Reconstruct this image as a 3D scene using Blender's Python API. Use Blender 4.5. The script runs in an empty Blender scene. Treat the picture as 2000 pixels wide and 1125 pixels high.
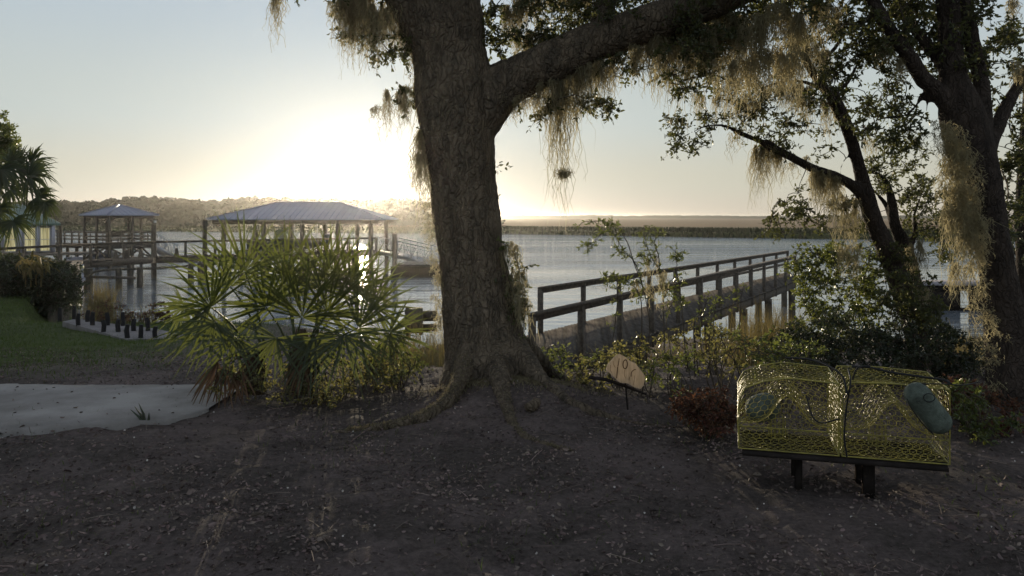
import bpy, math, random
import numpy as np
from mathutils import Vector, Matrix

R = math.radians
rng = np.random.default_rng(7)
random.seed(7)
S = bpy.context.scene
COL = S.collection

# ------------------------------------------------------------------ camera, sky, sun, exposure
F = 1500.0; HZ = 424.0; CAMZ = 1.6
cam_d = bpy.data.cameras.new('camera'); cam = bpy.data.objects.new('camera', cam_d); COL.objects.link(cam)
cam.location = (0, 0, CAMZ); cam.rotation_euler = (R(90), 0, 0)
cam_d.sensor_width = 36; cam_d.lens = 36 * F / 2000; cam_d.shift_y = -(562.5 - HZ) / 2000
cam_d.clip_start = 0.05; cam_d.clip_end = 12000
S.camera = cam

SUN_AZ = math.degrees(math.atan((702 - 1000) / F))      # degrees east of +Y (negative: to the left)
SUN_EL = 2.85
w = bpy.data.worlds.new('World'); S.world = w; w.use_nodes = True
nt = w.node_tree; nt.nodes.clear()
def N(nt, typ, **kw):
    n = nt.nodes.new(typ)
    for k, v in kw.items():
        if k in n.inputs: n.inputs[k].default_value = v
        else: setattr(n, k, v)
    return n
sky = N(nt, 'ShaderNodeTexSky', sky_type='NISHITA', sun_disc=False, sun_elevation=R(SUN_EL), sun_rotation=R(SUN_AZ),
        altitude=0, air_density=1.0, dust_density=1.0, ozone_density=3.0)
bg = N(nt, 'ShaderNodeBackground', Strength=0.05); bg.inputs[1].default_value = 0.05
WL = nt.links
hs = N(nt, 'ShaderNodeHueSaturation', Saturation=0.35, Value=0.45); WL.new(sky.outputs[0], hs.inputs['Color']); WL.new(hs.outputs[0], bg.inputs[0])
# thin evening overcast: pale veil whose tone falls off with height, brightest in the sun's aureole
sunv = (math.sin(R(SUN_AZ)) * math.cos(R(SUN_EL)), math.cos(R(SUN_AZ)) * math.cos(R(SUN_EL)), math.sin(R(SUN_EL)))
tc = N(nt, 'ShaderNodeTexCoord'); sx = N(nt, 'ShaderNodeSeparateXYZ'); WL.new(tc.outputs['Generated'], sx.inputs[0])
veil = N(nt, 'ShaderNodeValToRGB'); veil.color_ramp.interpolation = 'EASE'
vr = veil.color_ramp; vr.elements[0].position = 0.0; vr.elements[0].color = (.54, .49, .40, 1); vr.elements[1].position = 1.0; vr.elements[1].color = (.30, .33, .39, 1)
for p_, c_ in ((.045, (.52, .51, .42)), (.13, (.49, .54, .52)), (.28, (.42, .50, .56)), (.55, (.33, .39, .46))):
    e_ = vr.elements.new(p_); e_.color = (*c_, 1)
WL.new(sx.outputs[2], veil.inputs[0])
dt = N(nt, 'ShaderNodeVectorMath', operation='DOT_PRODUCT'); nv_ = N(nt, 'ShaderNodeVectorMath', operation='NORMALIZE')
WL.new(tc.outputs['Generated'], nv_.inputs[0]); WL.new(nv_.outputs[0], dt.inputs[0]); dt.inputs[1].default_value = sunv
ac = N(nt, 'ShaderNodeMath', operation='ARCCOSINE'); WL.new(dt.outputs['Value'], ac.inputs[0])
def lobe(amp, width, col, power=1.0):
    dv = N(nt, 'ShaderNodeMath', operation='DIVIDE'); WL.new(ac.outputs[0], dv.inputs[0]); dv.inputs[1].default_value = R(width)
    pw = N(nt, 'ShaderNodeMath', operation='POWER'); WL.new(dv.outputs[0], pw.inputs[0]); pw.inputs[1].default_value = power
    ng = N(nt, 'ShaderNodeMath', operation='MULTIPLY'); WL.new(pw.outputs[0], ng.inputs[0]); ng.inputs[1].default_value = -1
    ex_ = N(nt, 'ShaderNodeMath', operation='EXPONENT'); WL.new(ng.outputs[0], ex_.inputs[0])
    b_ = N(nt, 'ShaderNodeBackground'); b_.inputs[0].default_value = (*col, 1); m_ = N(nt, 'ShaderNodeMath', operation='MULTIPLY'); WL.new(ex_.outputs[0], m_.inputs[0]); m_.inputs[1].default_value = amp
    WL.new(m_.outputs[0], b_.inputs[1]); return b_
vb = N(nt, 'ShaderNodeBackground', Strength=1.0); WL.new(veil.outputs[0], vb.inputs[0])
acc = bg
for nd in (vb, lobe(.15, 10, (1, .96, .82)), lobe(.8, 2.5, (1, .98, .86), 1.5), lobe(14, .9, (1, .9, .62), 1.6)):
    ad = N(nt, 'ShaderNodeAddShader'); WL.new(acc.outputs[0], ad.inputs[0]); WL.new(nd.outputs[0], ad.inputs[1]); acc = ad
wo = N(nt, 'ShaderNodeOutputWorld'); WL.new(acc.outputs[0], wo.inputs[0])

sd = bpy.data.lights.new('sun', 'SUN'); sun = bpy.data.objects.new('sun', sd); COL.objects.link(sun)
sd.energy = 4.0; sd.angle = R(0.5); sd.color = (1.0, 0.84, 0.60)
sdir = Vector((math.sin(R(SUN_AZ)) * math.cos(R(SUN_EL)), math.cos(R(SUN_AZ)) * math.cos(R(SUN_EL)), math.sin(R(SUN_EL))))
sun.rotation_euler = sdir.to_track_quat('Z', 'Y').to_euler()
sun.location = (-20, 100, 30)

S.view_settings.view_transform = 'Standard'; S.view_settings.look = 'None'
S.view_settings.exposure = 0.0; S.view_settings.gamma = 1.0
S.render.engine = 'CYCLES'
S.cycles.max_bounces = 5; S.cycles.diffuse_bounces = 2; S.cycles.glossy_bounces = 2
S.cycles.transmission_bounces = 3; S.cycles.transparent_max_bounces = 6; S.cycles.volume_bounces = 0
S.cycles.sample_clamp_indirect = 4.0; S.cycles.sample_clamp_direct = 0
S.cycles.caustics_reflective = False; S.cycles.caustics_refractive = False
HAZE = 0.0002

# ------------------------------------------------------------------ helpers
def P(px, py, D): return np.array([(px - 1000) / F * D, D, CAMZ - (py - HZ) / F * D])
def nrm(v): v = np.asarray(v, float); return v / (np.linalg.norm(v) + 1e-12)
def nrmA(v): return v / (np.linalg.norm(v, axis=-1, keepdims=True) + 1e-12)

class MB:
    def __init__(s): s.v = []; s.f = []; s.n = 0
    def add(s, v, f):
        v = np.asarray(v, np.float32).reshape(-1, 3); f = np.asarray(f, np.int64)
        s.v.append(v); s.f.append(f + s.n); s.n += len(v); return s
    def box(s, c, size, rz=0, ax=None):
        x, y, z = np.array(size) / 2.0
        v = np.array([[-x,-y,-z],[x,-y,-z],[x,y,-z],[-x,y,-z],[-x,-y,z],[x,-y,z],[x,y,z],[-x,y,z]])
        if ax is not None: v = v @ np.array(ax)
        elif rz:
            cs, sn = math.cos(rz), math.sin(rz); v = v @ np.array([[cs, sn, 0], [-sn, cs, 0], [0, 0, 1]])
        return s.add(v + np.array(c), [[0,3,2,1],[4,5,6,7],[0,1,5,4],[1,2,6,5],[2,3,7,6],[3,0,4,7]])
    def beam(s, a, b, wd, ht):           # rectangular bar from a to b, ht along "up"
        a = np.array(a, float); b = np.array(b, float); d = nrm(b - a)
        up = np.array([0, 0, 1.0]) if abs(d[2]) < .95 else np.array([0, 1.0, 0])
        r = nrm(np.cross(d, up)); u = np.cross(r, d)
        L = np.linalg.norm(b - a)
        return s.box((a + b) / 2, (L, wd, ht), ax=[d, r, u])
    def tube(s, pts, rad, sides=8, cap=True, wob=0.0, lobes=0, lobeamp=0.0):
        pts = np.asarray(pts, float); n = len(pts); rad = np.broadcast_to(rad, (n,)).astype(float)
        t = np.gradient(pts, axis=0); t = nrmA(t)
        up = np.array([0, 0, 1.0]) if abs(t[0][2]) < .9 else np.array([0, 1.0, 0])
        r = nrm(np.cross(t[0], up)); V = []
        a = np.linspace(0, 2 * np.pi, sides, endpoint=False)
        for i in range(n):
            r = nrm(r - t[i] * np.dot(r, t[i])); u = np.cross(t[i], r)
            rr = rad[i] * (1 + wob * rng.normal(size=sides)) * (1 + lobeamp * np.sin(lobes * a + i * .15))
            V.append(pts[i] + (np.cos(a) * rr)[:, None] * r + (np.sin(a) * rr)[:, None] * u)
        V = np.concatenate(V); i = np.arange(n - 1)[:, None] * sides; j = np.arange(sides)[None]; k = (j + 1) % sides
        f = np.stack([i + j, i + k, i + sides + k, i + sides + j], -1).reshape(-1, 4)
        s.add(V, f)
        if cap:
            s.add(V[:sides], np.array([[0, m + 1, m] for m in range(1, sides - 1)]))
            s.add(V[-sides:], np.array([[0, m, m + 1] for m in range(1, sides - 1)]))
        return s
    def prism(s, poly, depth, ax=None, o=(0, 0, 0)):   # poly (x,z) extruded along y by depth
        p = np.array(poly, float); n = len(p)
        v = np.concatenate([np.c_[p[:, 0], np.full(n, -depth / 2), p[:, 1]], np.c_[p[:, 0], np.full(n, depth / 2), p[:, 1]]])
        if ax is not None: v = v @ np.array(ax)
        v = v + np.array(o); b = s.n
        s.add(v, np.array([[i, (i + 1) % n, n + (i + 1) % n, n + i] for i in range(n)]))
        c0 = v[:n].mean(0); c1 = v[n:].mean(0)
        s.add(np.vstack([v[:n], c0]), np.array([[n, (i + 1) % n, i] for i in range(n)]))
        s.add(np.vstack([v[n:], c1]), np.array([[n, i, (i + 1) % n] for i in range(n)]))
        return s
    def mesh(s, name):
        m = bpy.data.meshes.new(name)
        V = np.concatenate(s.v).astype(np.float32)
        tot = np.concatenate([np.full(len(f), f.shape[1], np.int32) for f in s.f])
        loops = np.concatenate([f.reshape(-1) for f in s.f]).astype(np.int32)
        m.vertices.add(len(V)); m.vertices.foreach_set('co', V.reshape(-1))
        m.loops.add(len(loops)); m.loops.foreach_set('vertex_index', loops)
        m.polygons.add(len(tot)); st = np.zeros(len(tot), np.int32); st[1:] = np.cumsum(tot)[:-1]
        m.polygons.foreach_set('loop_start', st); m.polygons.foreach_set('loop_total', tot)
        m.update(calc_edges=True); m.validate()
        return m

def obj(name, mb, mat, parent=None, smooth=False, label=None, cat=None, group=None, kind=None, bevel=0):
    me = mb.mesh(name) if isinstance(mb, MB) else mb
    o = bpy.data.objects.new(name, me); COL.objects.link(o)
    if mat is not None and not me.materials: me.materials.append(mat)
    if smooth: me.polygons.foreach_set('use_smooth', np.ones(len(me.polygons), bool)); me.update()
    if parent is not None:
        o.parent = parent; o.matrix_parent_inverse = Matrix.Translation(-parent.location) if parent.type == 'EMPTY' else Matrix.Identity(4)
    if bevel:
        b = o.modifiers.new('bevel', 'BEVEL'); b.width = bevel; b.segments = 1; b.limit_method = 'ANGLE'
    return tag(o, label, cat, group, kind)
def tag(o, label=None, cat=None, group=None, kind=None):
    if label: o['label'] = label
    if cat: o['category'] = cat
    if group: o['group'] = group
    if kind: o['kind'] = kind
    return o
def thing(name, label, cat, loc=(0, 0, 0), group=None):
    o = bpy.data.objects.new(name, None); COL.objects.link(o); o.location = Vector([float(a) for a in loc]); o.empty_display_size = .2
    return tag(o, label, cat, group)
def smooth_path(pts, per=6):          # Catmull-Rom, works on any column count
    p = np.asarray(pts, float); p = np.vstack([2 * p[0] - p[1], p, 2 * p[-1] - p[-2]]); out = []
    for i in range(1, len(p) - 2):
        for t in np.linspace(0, 1, per, endpoint=False):
            a, b, c, d = p[i - 1], p[i], p[i + 1], p[i + 2]
            out.append(.5 * (2 * b + (c - a) * t + (2 * a - 5 * b + 4 * c - d) * t * t + (3 * b - a - 3 * c + d) * t ** 3))
    out.append(p[-2]); return np.array(out)
def limb(pp, per=6):                  # list of (px, py, D, diameter_px) -> points, radii
    q = np.array([list(P(a[0], a[1], a[2])) + [a[3] / F * a[2] / 2] for a in pp]); q = smooth_path(q, per)
    return q[:, :3], np.maximum(q[:, 3], .002)

# ------------------------------------------------------------------ materials
def mat(name, col, rough=.8, spec=.3, var=0.0, scale=8.0, col2=None, bump=0.0, bscale=40.0, stretch=(1, 1, 1), metallic=0.0,
        island=0.0, trans=0.0, tcol=None, coat=0.0, detail=6):
    m = bpy.data.materials.new(name); m.use_nodes = True; t = m.node_tree; L = t.links
    b = t.nodes['Principled BSDF']; out = t.nodes['Material Output']
    b.inputs['Roughness'].default_value = rough; b.inputs['Specular IOR Level'].default_value = spec; b.inputs['Metallic'].default_value = metallic
    if coat: b.inputs['Coat Weight'].default_value = coat; b.inputs['Coat Roughness'].default_value = .22
    tc = N(t, 'ShaderNodeTexCoord'); mp = N(t, 'ShaderNodeMapping'); mp.inputs['Scale'].default_value = stretch
    L.new(tc.outputs['Object'], mp.inputs[0])
    c1 = (*col, 1); c2 = (*(col2 or [x * (1 - var) for x in col]), 1)
    nz = N(t, 'ShaderNodeTexNoise', Scale=scale, Detail=detail, Roughness=.65); L.new(mp.outputs[0], nz.inputs['Vector'])
    rp = N(t, 'ShaderNodeValToRGB'); rp.color_ramp.elements[0].position = .36; rp.color_ramp.elements[1].position = .64
    rp.color_ramp.elements[0].color = c2; rp.color_ramp.elements[1].color = c1; L.new(nz.outputs[0], rp.inputs[0])
    cs = rp.outputs[0]
    if island:
        g = N(t, 'ShaderNodeNewGeometry'); hs = N(t, 'ShaderNodeHueSaturation')
        mr = N(t, 'ShaderNodeMapRange'); mr.inputs['To Min'].default_value = 1 - island; mr.inputs['To Max'].default_value = 1 + island
        L.new(g.outputs['Random Per Island'], mr.inputs[0]); L.new(mr.outputs[0], hs.inputs['Value'])
        mr2 = N(t, 'ShaderNodeMapRange'); mr2.inputs['To Min'].default_value = .5 - island * .06; mr2.inputs['To Max'].default_value = .5 + island * .05
        mm = N(t, 'ShaderNodeMath', operation='MULTIPLY'); mm.inputs[1].default_value = 7.31; fr = N(t, 'ShaderNodeMath', operation='FRACT')
        L.new(g.outputs['Random Per Island'], mm.inputs[0]); L.new(mm.outputs[0], fr.inputs[0]); L.new(fr.outputs[0], mr2.inputs[0])
        L.new(mr2.outputs[0], hs.inputs['Hue']); L.new(cs, hs.inputs['Color']); cs = hs.outputs[0]
    L.new(cs, b.inputs['Base Color'])
    if bump:
        n2 = N(t, 'ShaderNodeTexNoise', Scale=bscale, Detail=8, Roughness=.7); L.new(mp.outputs[0], n2.inputs['Vector'])
        bp = N(t, 'ShaderNodeBump', Strength=min(1, bump), Distance=.02 * max(1, bump)); L.new(n2.outputs[0], bp.inputs['Height']); L.new(bp.outputs[0], b.inputs['Normal'])
    if trans:
        tr = N(t, 'ShaderNodeBsdfTranslucent'); mx = N(t, 'ShaderNodeMixShader'); mx.inputs[0].default_value = trans
        if tcol:
            mc = N(t, 'ShaderNodeMix', data_type='RGBA'); mc.inputs[0].default_value = .75; L.new(cs, mc.inputs[6]); mc.inputs[7].default_value = (*tcol, 1)
            L.new(mc.outputs[2], tr.inputs[0])
        else: L.new(cs, tr.inputs[0])
        L.new(b.outputs[0], mx.inputs[1]); L.new(tr.outputs[0], mx.inputs[2]); L.new(mx.outputs[0], out.inputs[0])
    return m

def bark(name, c1, c2, sc, dist):
    m = mat(name, c1, .92, .15, col2=c2, scale=7, stretch=(1.4, 1.4, .6)); t = m.node_tree; L = t.links; b = t.nodes['Principled BSDF']
    tc = N(t, 'ShaderNodeTexCoord'); n0 = N(t, 'ShaderNodeTexNoise', Scale=6.0, Detail=4); L.new(tc.outputs['Object'], n0.inputs['Vector'])
    mxv = N(t, 'ShaderNodeVectorMath', operation='MULTIPLY_ADD'); L.new(n0.outputs['Color'], mxv.inputs[0]); mxv.inputs[1].default_value = (.16, .16, .16); L.new(tc.outputs['Object'], mxv.inputs[2])
    mp = N(t, 'ShaderNodeMapping'); mp.inputs['Scale'].default_value = (1, 1, .3); L.new(mxv.outputs[0], mp.inputs[0])
    vo = N(t, 'ShaderNodeTexVoronoi', feature='DISTANCE_TO_EDGE', Scale=sc); L.new(mp.outputs[0], vo.inputs['Vector'])
    mr = N(t, 'ShaderNodeMapRange'); mr.inputs['From Max'].default_value = .22; L.new(vo.outputs['Distance'], mr.inputs[0])
    n2 = N(t, 'ShaderNodeTexNoise', Scale=sc * 2.5, Detail=8, Roughness=.75); L.new(mp.outputs[0], n2.inputs['Vector'])
    ad = N(t, 'ShaderNodeMath', operation='MULTIPLY_ADD'); L.new(n2.outputs[0], ad.inputs[0]); ad.inputs[1].default_value = .7; L.new(mr.outputs[0], ad.inputs[2])
    bp = N(t, 'ShaderNodeBump', Strength=1.0, Distance=dist); L.new(ad.outputs[0], bp.inputs['Height']); L.new(bp.outputs[0], b.inputs['Normal'])
    return m
M = {}
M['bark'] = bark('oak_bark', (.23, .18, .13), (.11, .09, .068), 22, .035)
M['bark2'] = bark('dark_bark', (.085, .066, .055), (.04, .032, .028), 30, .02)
M['twig'] = mat('twig_bark', (.10, .08, .06), .85, .25, var=.4, scale=20)
M['oakleaf'] = mat('oak_leaf', (.06, .072, .032), .46, .45, var=.35, scale=3, island=.5, trans=.38, tcol=(.24, .25, .07))
M['shrubleaf'] = mat('shrub_leaf', (.07, .095, .034), .34, .6, var=.4, scale=3, island=.5, trans=.38, tcol=(.34, .38, .07))
M['olive'] = mat('olive_leaf', (.115, .118, .050), .40, .5, var=.4, scale=3, island=.55, trans=.45, tcol=(.46, .42, .12))
M['darkleaf'] = mat('thicket_leaf', (.035, .045, .026), .45, .4, var=.4, scale=3, island=.5, trans=.2, tcol=(.10, .12, .03))
M['brownleaf'] = mat('brown_leaf', (.13, .062, .038), .6, .35, var=.4, scale=3, island=.5, trans=.3, tcol=(.25, .11, .05))
M['moss'] = mat('spanish_moss', (.36, .33, .225), .9, .1, var=.35, scale=5, island=.25, trans=.6, tcol=(.56, .49, .29))
M['rootmoss'] = mat('root_moss', (.30, .26, .16), .9, .1, var=.3, scale=12, island=.25, trans=.4)
M['palm'] = mat('palmetto_leaf', (.036, .052, .020), .40, .5, var=.3, scale=4, island=.3, trans=.40, tcol=(.22, .25, .045))
M['palm2'] = mat('cabbage_palm_leaf', (.035, .055, .022), .5, .4, var=.3, scale=4, island=.3, trans=.25, tcol=(.14, .17, .03))
M['palmdead'] = mat('dead_frond', (.16, .10, .06), .8, .2, var=.4, scale=8, island=.3, trans=.3)
M['palmboot'] = mat('palm_boot', (.12, .085, .055), .9, .1, var=.5, scale=18, bump=1.2, bscale=60)
M['wood'] = mat('weathered_wood', (.17, .145, .12), .9, .15, col2=(.09, .077, .066), scale=6, bump=.6, bscale=30, stretch=(3, .5, 3))
M['wood2'] = mat('weathered_deck', (.135, .12, .105), 1.0, .0, col2=(.075, .067, .06), scale=5, bump=.6, bscale=30, stretch=(3, .5, 3), island=.18)
M['pile'] = mat('piling', (.14, .12, .095), .9, .2, col2=(.065, .06, .05), scale=5, bump=.8, bscale=25, stretch=(2, 2, .5))
M['metalroof'] = mat('metal_roof', (.24, .27, .38), .42, .5, var=.12, scale=2, metallic=.3)
M['alu'] = mat('aluminium', (.42, .42, .43), .4, .5, var=.1, scale=5, metallic=.6)
M['white'] = mat('white_paint', (.62, .62, .62), .5, .4, var=.08, scale=4)
M['lavender'] = mat('painted_wall', (.42, .42, .50), .6, .4, var=.1, scale=3)
M['concrete'] = mat('concrete', (.36, .34, .33), .9, .2, col2=(.25, .235, .225), scale=2.2, bump=.7, bscale=30, stretch=(1, 1, 1))
M['pathc'] = mat('sandy_concrete', (.37, .35, .34), .95, .1, col2=(.22, .205, .195), scale=1.3, bump=1.0, bscale=22, detail=9)
M['slabc'] = mat('slab_concrete', (.24, .22, .22), .9, .2, var=.3, scale=3, bump=.6)
M['trap'] = mat('yellow_vinyl_wire', (.42, .35, .06), .40, .5, col2=(.19, .165, .045), scale=9)
M['trapedge'] = mat('yellow_frame', (.36, .31, .05), .45, .5, col2=(.16, .15, .05), scale=20)
M['buoy'] = mat('buoy_foam', (.15, .185, .155), .75, .25, col2=(.075, .09, .075), scale=22, bump=.8, bscale=90)
M['black'] = mat('black_cord', (.015, .015, .017), .6, .3, var=.2)
M['darkwood'] = mat('old_bench_wood', (.04, .034, .032), 1.0, .0, var=.4, scale=8, bump=.6)
M['sign'] = mat('sign_board', (.60, .52, .42), .8, .2, col2=(.42, .36, .28), scale=16, bump=.3, stretch=(4, 1, .6), trans=.6)
M['twigshadow'] = mat('twig_shadow_tone', (.09, .05, .03), .8, .2, var=.3)  # dark tone for twig shadows drawn onto the board
M['darkstake'] = mat('tarred_stake', (.03, .028, .03), .8, .3, var=.4, scale=20, bump=.5)
M['litter'] = mat('oak_litter', (.22, .17, .15), .8, .2, col2=(.075, .058, .054), scale=1.5, island=.55)
M['pebble'] = mat('shell_bits', (.42, .39, .36), .7, .3, var=.3, island=.4)
M['grass'] = mat('lawn_blades', (.07, .10, .028), .6, .3, var=.4, scale=1.0, island=.4, trans=.35, tcol=(.16, .22, .04))
M['reed'] = mat('reed_blades', (.18, .15, .07), .7, .2, var=.35, scale=2, island=.4, trans=.35, tcol=(.30, .23, .08))
M['spartina'] = mat('marsh_edge_grass', (.07, .075, .035), .8, .2, var=.4, scale=.05, island=.3, trans=.2)
M['forest'] = mat('far_forest_leaf', (.030, .034, .018), .9, .05, var=.3, scale=.1, island=.25)
M['glass'] = mat('window_glass', (.04, .05, .06), .08, .6)
M['boathull'] = mat('boat_hull', (.05, .06, .075), .3, .5, var=.1)
M['boatwhite'] = mat('boat_canvas', (.72, .74, .66), .5, .4, var=.05, trans=.35)
M['yellowpvc'] = mat('pale_pole', (.62, .58, .32), .5, .4, var=.1)

# ground: dirt with litter tones, lawn patches
def ground_mat():
    m = bpy.data.materials.new('ground_soil'); m.use_nodes = True; t = m.node_tree; L = t.links; b = t.nodes['Principled BSDF']
    b.inputs['Roughness'].default_value = .95; b.inputs['Specular IOR Level'].default_value = .15
    g = N(t, 'ShaderNodeNewGeometry')
    def ramp(src, a, ca, bb, cb):
        r = N(t, 'ShaderNodeValToRGB'); e = r.color_ramp.elements; e[0].position = a; e[1].position = bb; e[0].color = (*ca, 1); e[1].color = (*cb, 1); L.new(src, r.inputs[0]); return r.outputs[0]
    def noise(s, d=7, r=.7):
        n = N(t, 'ShaderNodeTexNoise', Scale=s, Detail=d, Roughness=r); L.new(g.outputs['Position'], n.inputs['Vector']); return n.outputs[0]
    fine = ramp(noise(26, 9, .8), .38, (.05, .038, .038), .66, (.21, .165, .155))
    big = ramp(noise(1.1, 5), .42, (.045, .042, .032), .60, (.19, .15, .14))
    mx = N(t, 'ShaderNodeMix', data_type='RGBA', blend_type='MIX'); mx.inputs[0].default_value = .45; L.new(fine, mx.inputs[6]); L.new(big, mx.inputs[7])
    # lawn region: x < -4.5 and y > 7.6
    sp = N(t, 'ShaderNodeSeparateXYZ'); L.new(g.outputs['Position'], sp.inputs[0])
    def mr(src, a, bb):
        r = N(t, 'ShaderNodeMapRange'); r.inputs['From Min'].default_value = a; r.inputs['From Max'].default_value = bb; L.new(src, r.inputs[0]); return r.outputs[0]
    mul = N(t, 'ShaderNodeMath', operation='MULTIPLY'); L.new(mr(sp.outputs[0], -4.2, -6.5), mul.inputs[0]); L.new(mr(sp.outputs[1], 7.4, 9.0), mul.inputs[1])
    lawn = ramp(noise(5, 6, .75), .35, (.040, .055, .020), .65, (.085, .105, .035))
    m2 = N(t, 'ShaderNodeMix', data_type='RGBA'); L.new(mul.outputs[0], m2.inputs[0]); L.new(mx.outputs[2], m2.inputs[6]); L.new(lawn, m2.inputs[7])
    L.new(m2.outputs[2], b.inputs['Base Color'])
    bp = N(t, 'ShaderNodeBump', Strength=.9, Distance=.03); L.new(noise(22, 8, .8), bp.inputs['Height']); L.new(bp.outputs[0], b.inputs['Normal'])
    return m
def water_mat():
    m = bpy.data.materials.new('river_water'); m.use_nodes = True; t = m.node_tree; L = t.links; b = t.nodes['Principled BSDF']
    b.inputs['Base Color'].default_value = (.20, .225, .25, 1); b.inputs['Roughness'].default_value = .06; b.inputs['IOR'].default_value = 1.85
    g = N(t, 'ShaderNodeNewGeometry'); mp = N(t, 'ShaderNodeMapping'); mp.inputs['Rotation'].default_value = (0, 0, R(14)); mp.inputs['Scale'].default_value = (.2, 1, 1)
    L.new(g.outputs['Position'], mp.inputs[0])
    n1 = N(t, 'ShaderNodeTexNoise', Scale=1.1, Detail=5, Roughness=.58); L.new(mp.outputs[0], n1.inputs['Vector'])
    n2 = N(t, 'ShaderNodeTexNoise', Scale=.06, Detail=3); L.new(mp.outputs[0], n2.inputs['Vector'])
    mr = N(t, 'ShaderNodeMapRange'); mr.inputs['From Min'].default_value = .38; mr.inputs['From Max'].default_value = .62; mr.inputs['To Min'].default_value = .25; mr.inputs['To Max'].default_value = 1
    L.new(n2.outputs[0], mr.inputs[0])
    bp = N(t, 'ShaderNodeBump', Distance=.36); L.new(mr.outputs[0], bp.inputs['Strength']); n3 = N(t, 'ShaderNodeTexNoise', Scale=.22, Detail=3); L.new(mp.outputs[0], n3.inputs['Vector']); ma = N(t, 'ShaderNodeMath', operation='MULTIPLY_ADD'); L.new(n3.outputs[0], ma.inputs[0]); ma.inputs[1].default_value = 2.6; L.new(n1.outputs[0], ma.inputs[2]); L.new(ma.outputs[0], bp.inputs['Height'])
    spx = N(t, 'ShaderNodeSeparateXYZ'); L.new(g.outputs['Position'], spx.inputs[0])
    cl = N(t, 'ShaderNodeMapRange'); cl.inputs['From Min'].default_value = 30; cl.inputs['From Max'].default_value = 75; cl.inputs['To Min'].default_value = .22; L.new(spx.outputs[1], cl.inputs[0])
    ml = N(t, 'ShaderNodeMath', operation='MULTIPLY'); L.new(cl.outputs[0], ml.inputs[0]); L.new(mr.outputs[0], ml.inputs[1]); L.new(ml.outputs[0], bp.inputs['Strength'])
    L.new(bp.outputs[0], b.inputs['Normal'])
    return m
def marsh_mat():
    m = bpy.data.materials.new('marsh_grassland'); m.use_nodes = True; t = m.node_tree; L = t.links; b = t.nodes['Principled BSDF']
    b.inputs['Roughness'].default_value = 1; b.inputs['Specular IOR Level'].default_value = .05
    at = N(t, 'ShaderNodeAttribute', attribute_name='inland')
    r = N(t, 'ShaderNodeValToRGB'); e = r.color_ramp.elements; e[0].position = 0; e[0].color = (.075, .085, .035, 1); e[1].position = 1; e[1].color = (.23, .145, .082, 1)
    g = N(t, 'ShaderNodeNewGeometry'); nz = N(t, 'ShaderNodeTexNoise', Scale=.035, Detail=5); L.new(g.outputs['Position'], nz.inputs['Vector'])
    a = N(t, 'ShaderNodeMath', operation='MULTIPLY_ADD'); L.new(nz.outputs[0], a.inputs[0]); a.inputs[1].default_value = .5; a.inputs[2].default_value = -.25
    s = N(t, 'ShaderNodeMath', operation='ADD'); L.new(a.outputs[0], s.inputs[0]); L.new(at.outputs['Fac'], s.inputs[1]); L.new(s.outputs[0], r.inputs[0]); L.new(r.outputs[0], b.inputs['Base Color'])
    return m

# ------------------------------------------------------------------ ground, water, far shore
WZ = -2.3
def interp(x, xs, ys): return np.interp(x, xs, ys)
def gz(x, y):
    x = np.asarray(x, float); y = np.asarray(y, float)
    left = interp(y, [-50, 7.5, 10, 14, 17.2, 20, 26, 40], [0, 0, -.22, -.62, -.74, -2.15, -2.9, -4])
    right = interp(y, [-50, 8.2, 10, 13, 16, 19, 24, 27, 34, 45], [0, -.02, -.42, -1.0, -1.45, -1.85, -2.2, -2.6, -3.2, -4])
    k = np.clip((x + 6) / 6, 0, 1); k = k * k * (3 - 2 * k)
    z = left * (1 - k) + right * k
    # promontory on the left behind the lawn
    edge = -13.2 - (y - 22) * .52
    s = np.clip((edge - x) / 1.2 + .5, 0, 1) * np.clip((39.5 - y) / 1.0, 0, 1)
    z = np.where(y > 12, np.maximum(z, -3.2 + s * 2.5 + 0 * z), z)
    # land to the far left of the frame
    s2 = np.clip((-.615 * y - x) / 1.5, 0, 1) * np.clip((62 - y) / 3, 0, 1) * np.clip((y - 12) / 3, 0, 1)
    z = np.maximum(z, -3.2 * (1 - s2) - 1.2 * s2) * (s2 > 0) + z * (s2 <= 0)
    # root mound of the oak
    z = z + .17 * np.exp(-(((x + .0) / .8) ** 2 + ((y - 6.75) / .55) ** 2))
    z = z + .03 * np.sin(x * 1.7 + 1) * np.sin(y * 1.3) * (np.abs(y - 5) < 40)
    return z
def pz(x, y): return float(gz(x, y))
def grid_mesh(xs, ys, zf):
    X, Y = np.meshgrid(xs, ys); Z = zf(X, Y); nx = len(xs); ny = len(ys)
    i, j = np.meshgrid(np.arange(nx - 1), np.arange(ny - 1)); a = (j * nx + i).reshape(-1)
    mb = MB(); mb.add(np.stack([X, Y, Z], -1).reshape(-1, 3), np.stack([a, a + 1, a + nx + 1, a + nx], 1)); return mb
xs = np.concatenate([np.geomspace(-3000, -34, 22), np.arange(-32, -8, .8), np.arange(-8, 9, .14), np.arange(9, 32, .8), np.geomspace(34, 3000, 22)])
ys = np.concatenate([-np.geomspace(3000, 3, 24), np.arange(-2, 2.4, .5), np.arange(2.6, 12, .12), np.arange(12, 46, .5), np.geomspace(48, 5000, 24)])
def gzn(X, Y):
    z = gz(X, Y); near = (Y > 2) & (Y < 12)
    return z + near * .011 * np.clip(rng.normal(size=X.shape), -2, 2)
obj('ground', grid_mesh(xs, ys, gzn), ground_mat(), smooth=True, kind='structure')
wb = MB(); wb.add([[-6000, 8, WZ], [6000, 8, WZ], [6000, 9000, WZ], [-6000, 9000, WZ]], [[0, 1, 2, 3]])
obj('water', wb, water_mat(), kind='structure')

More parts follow.
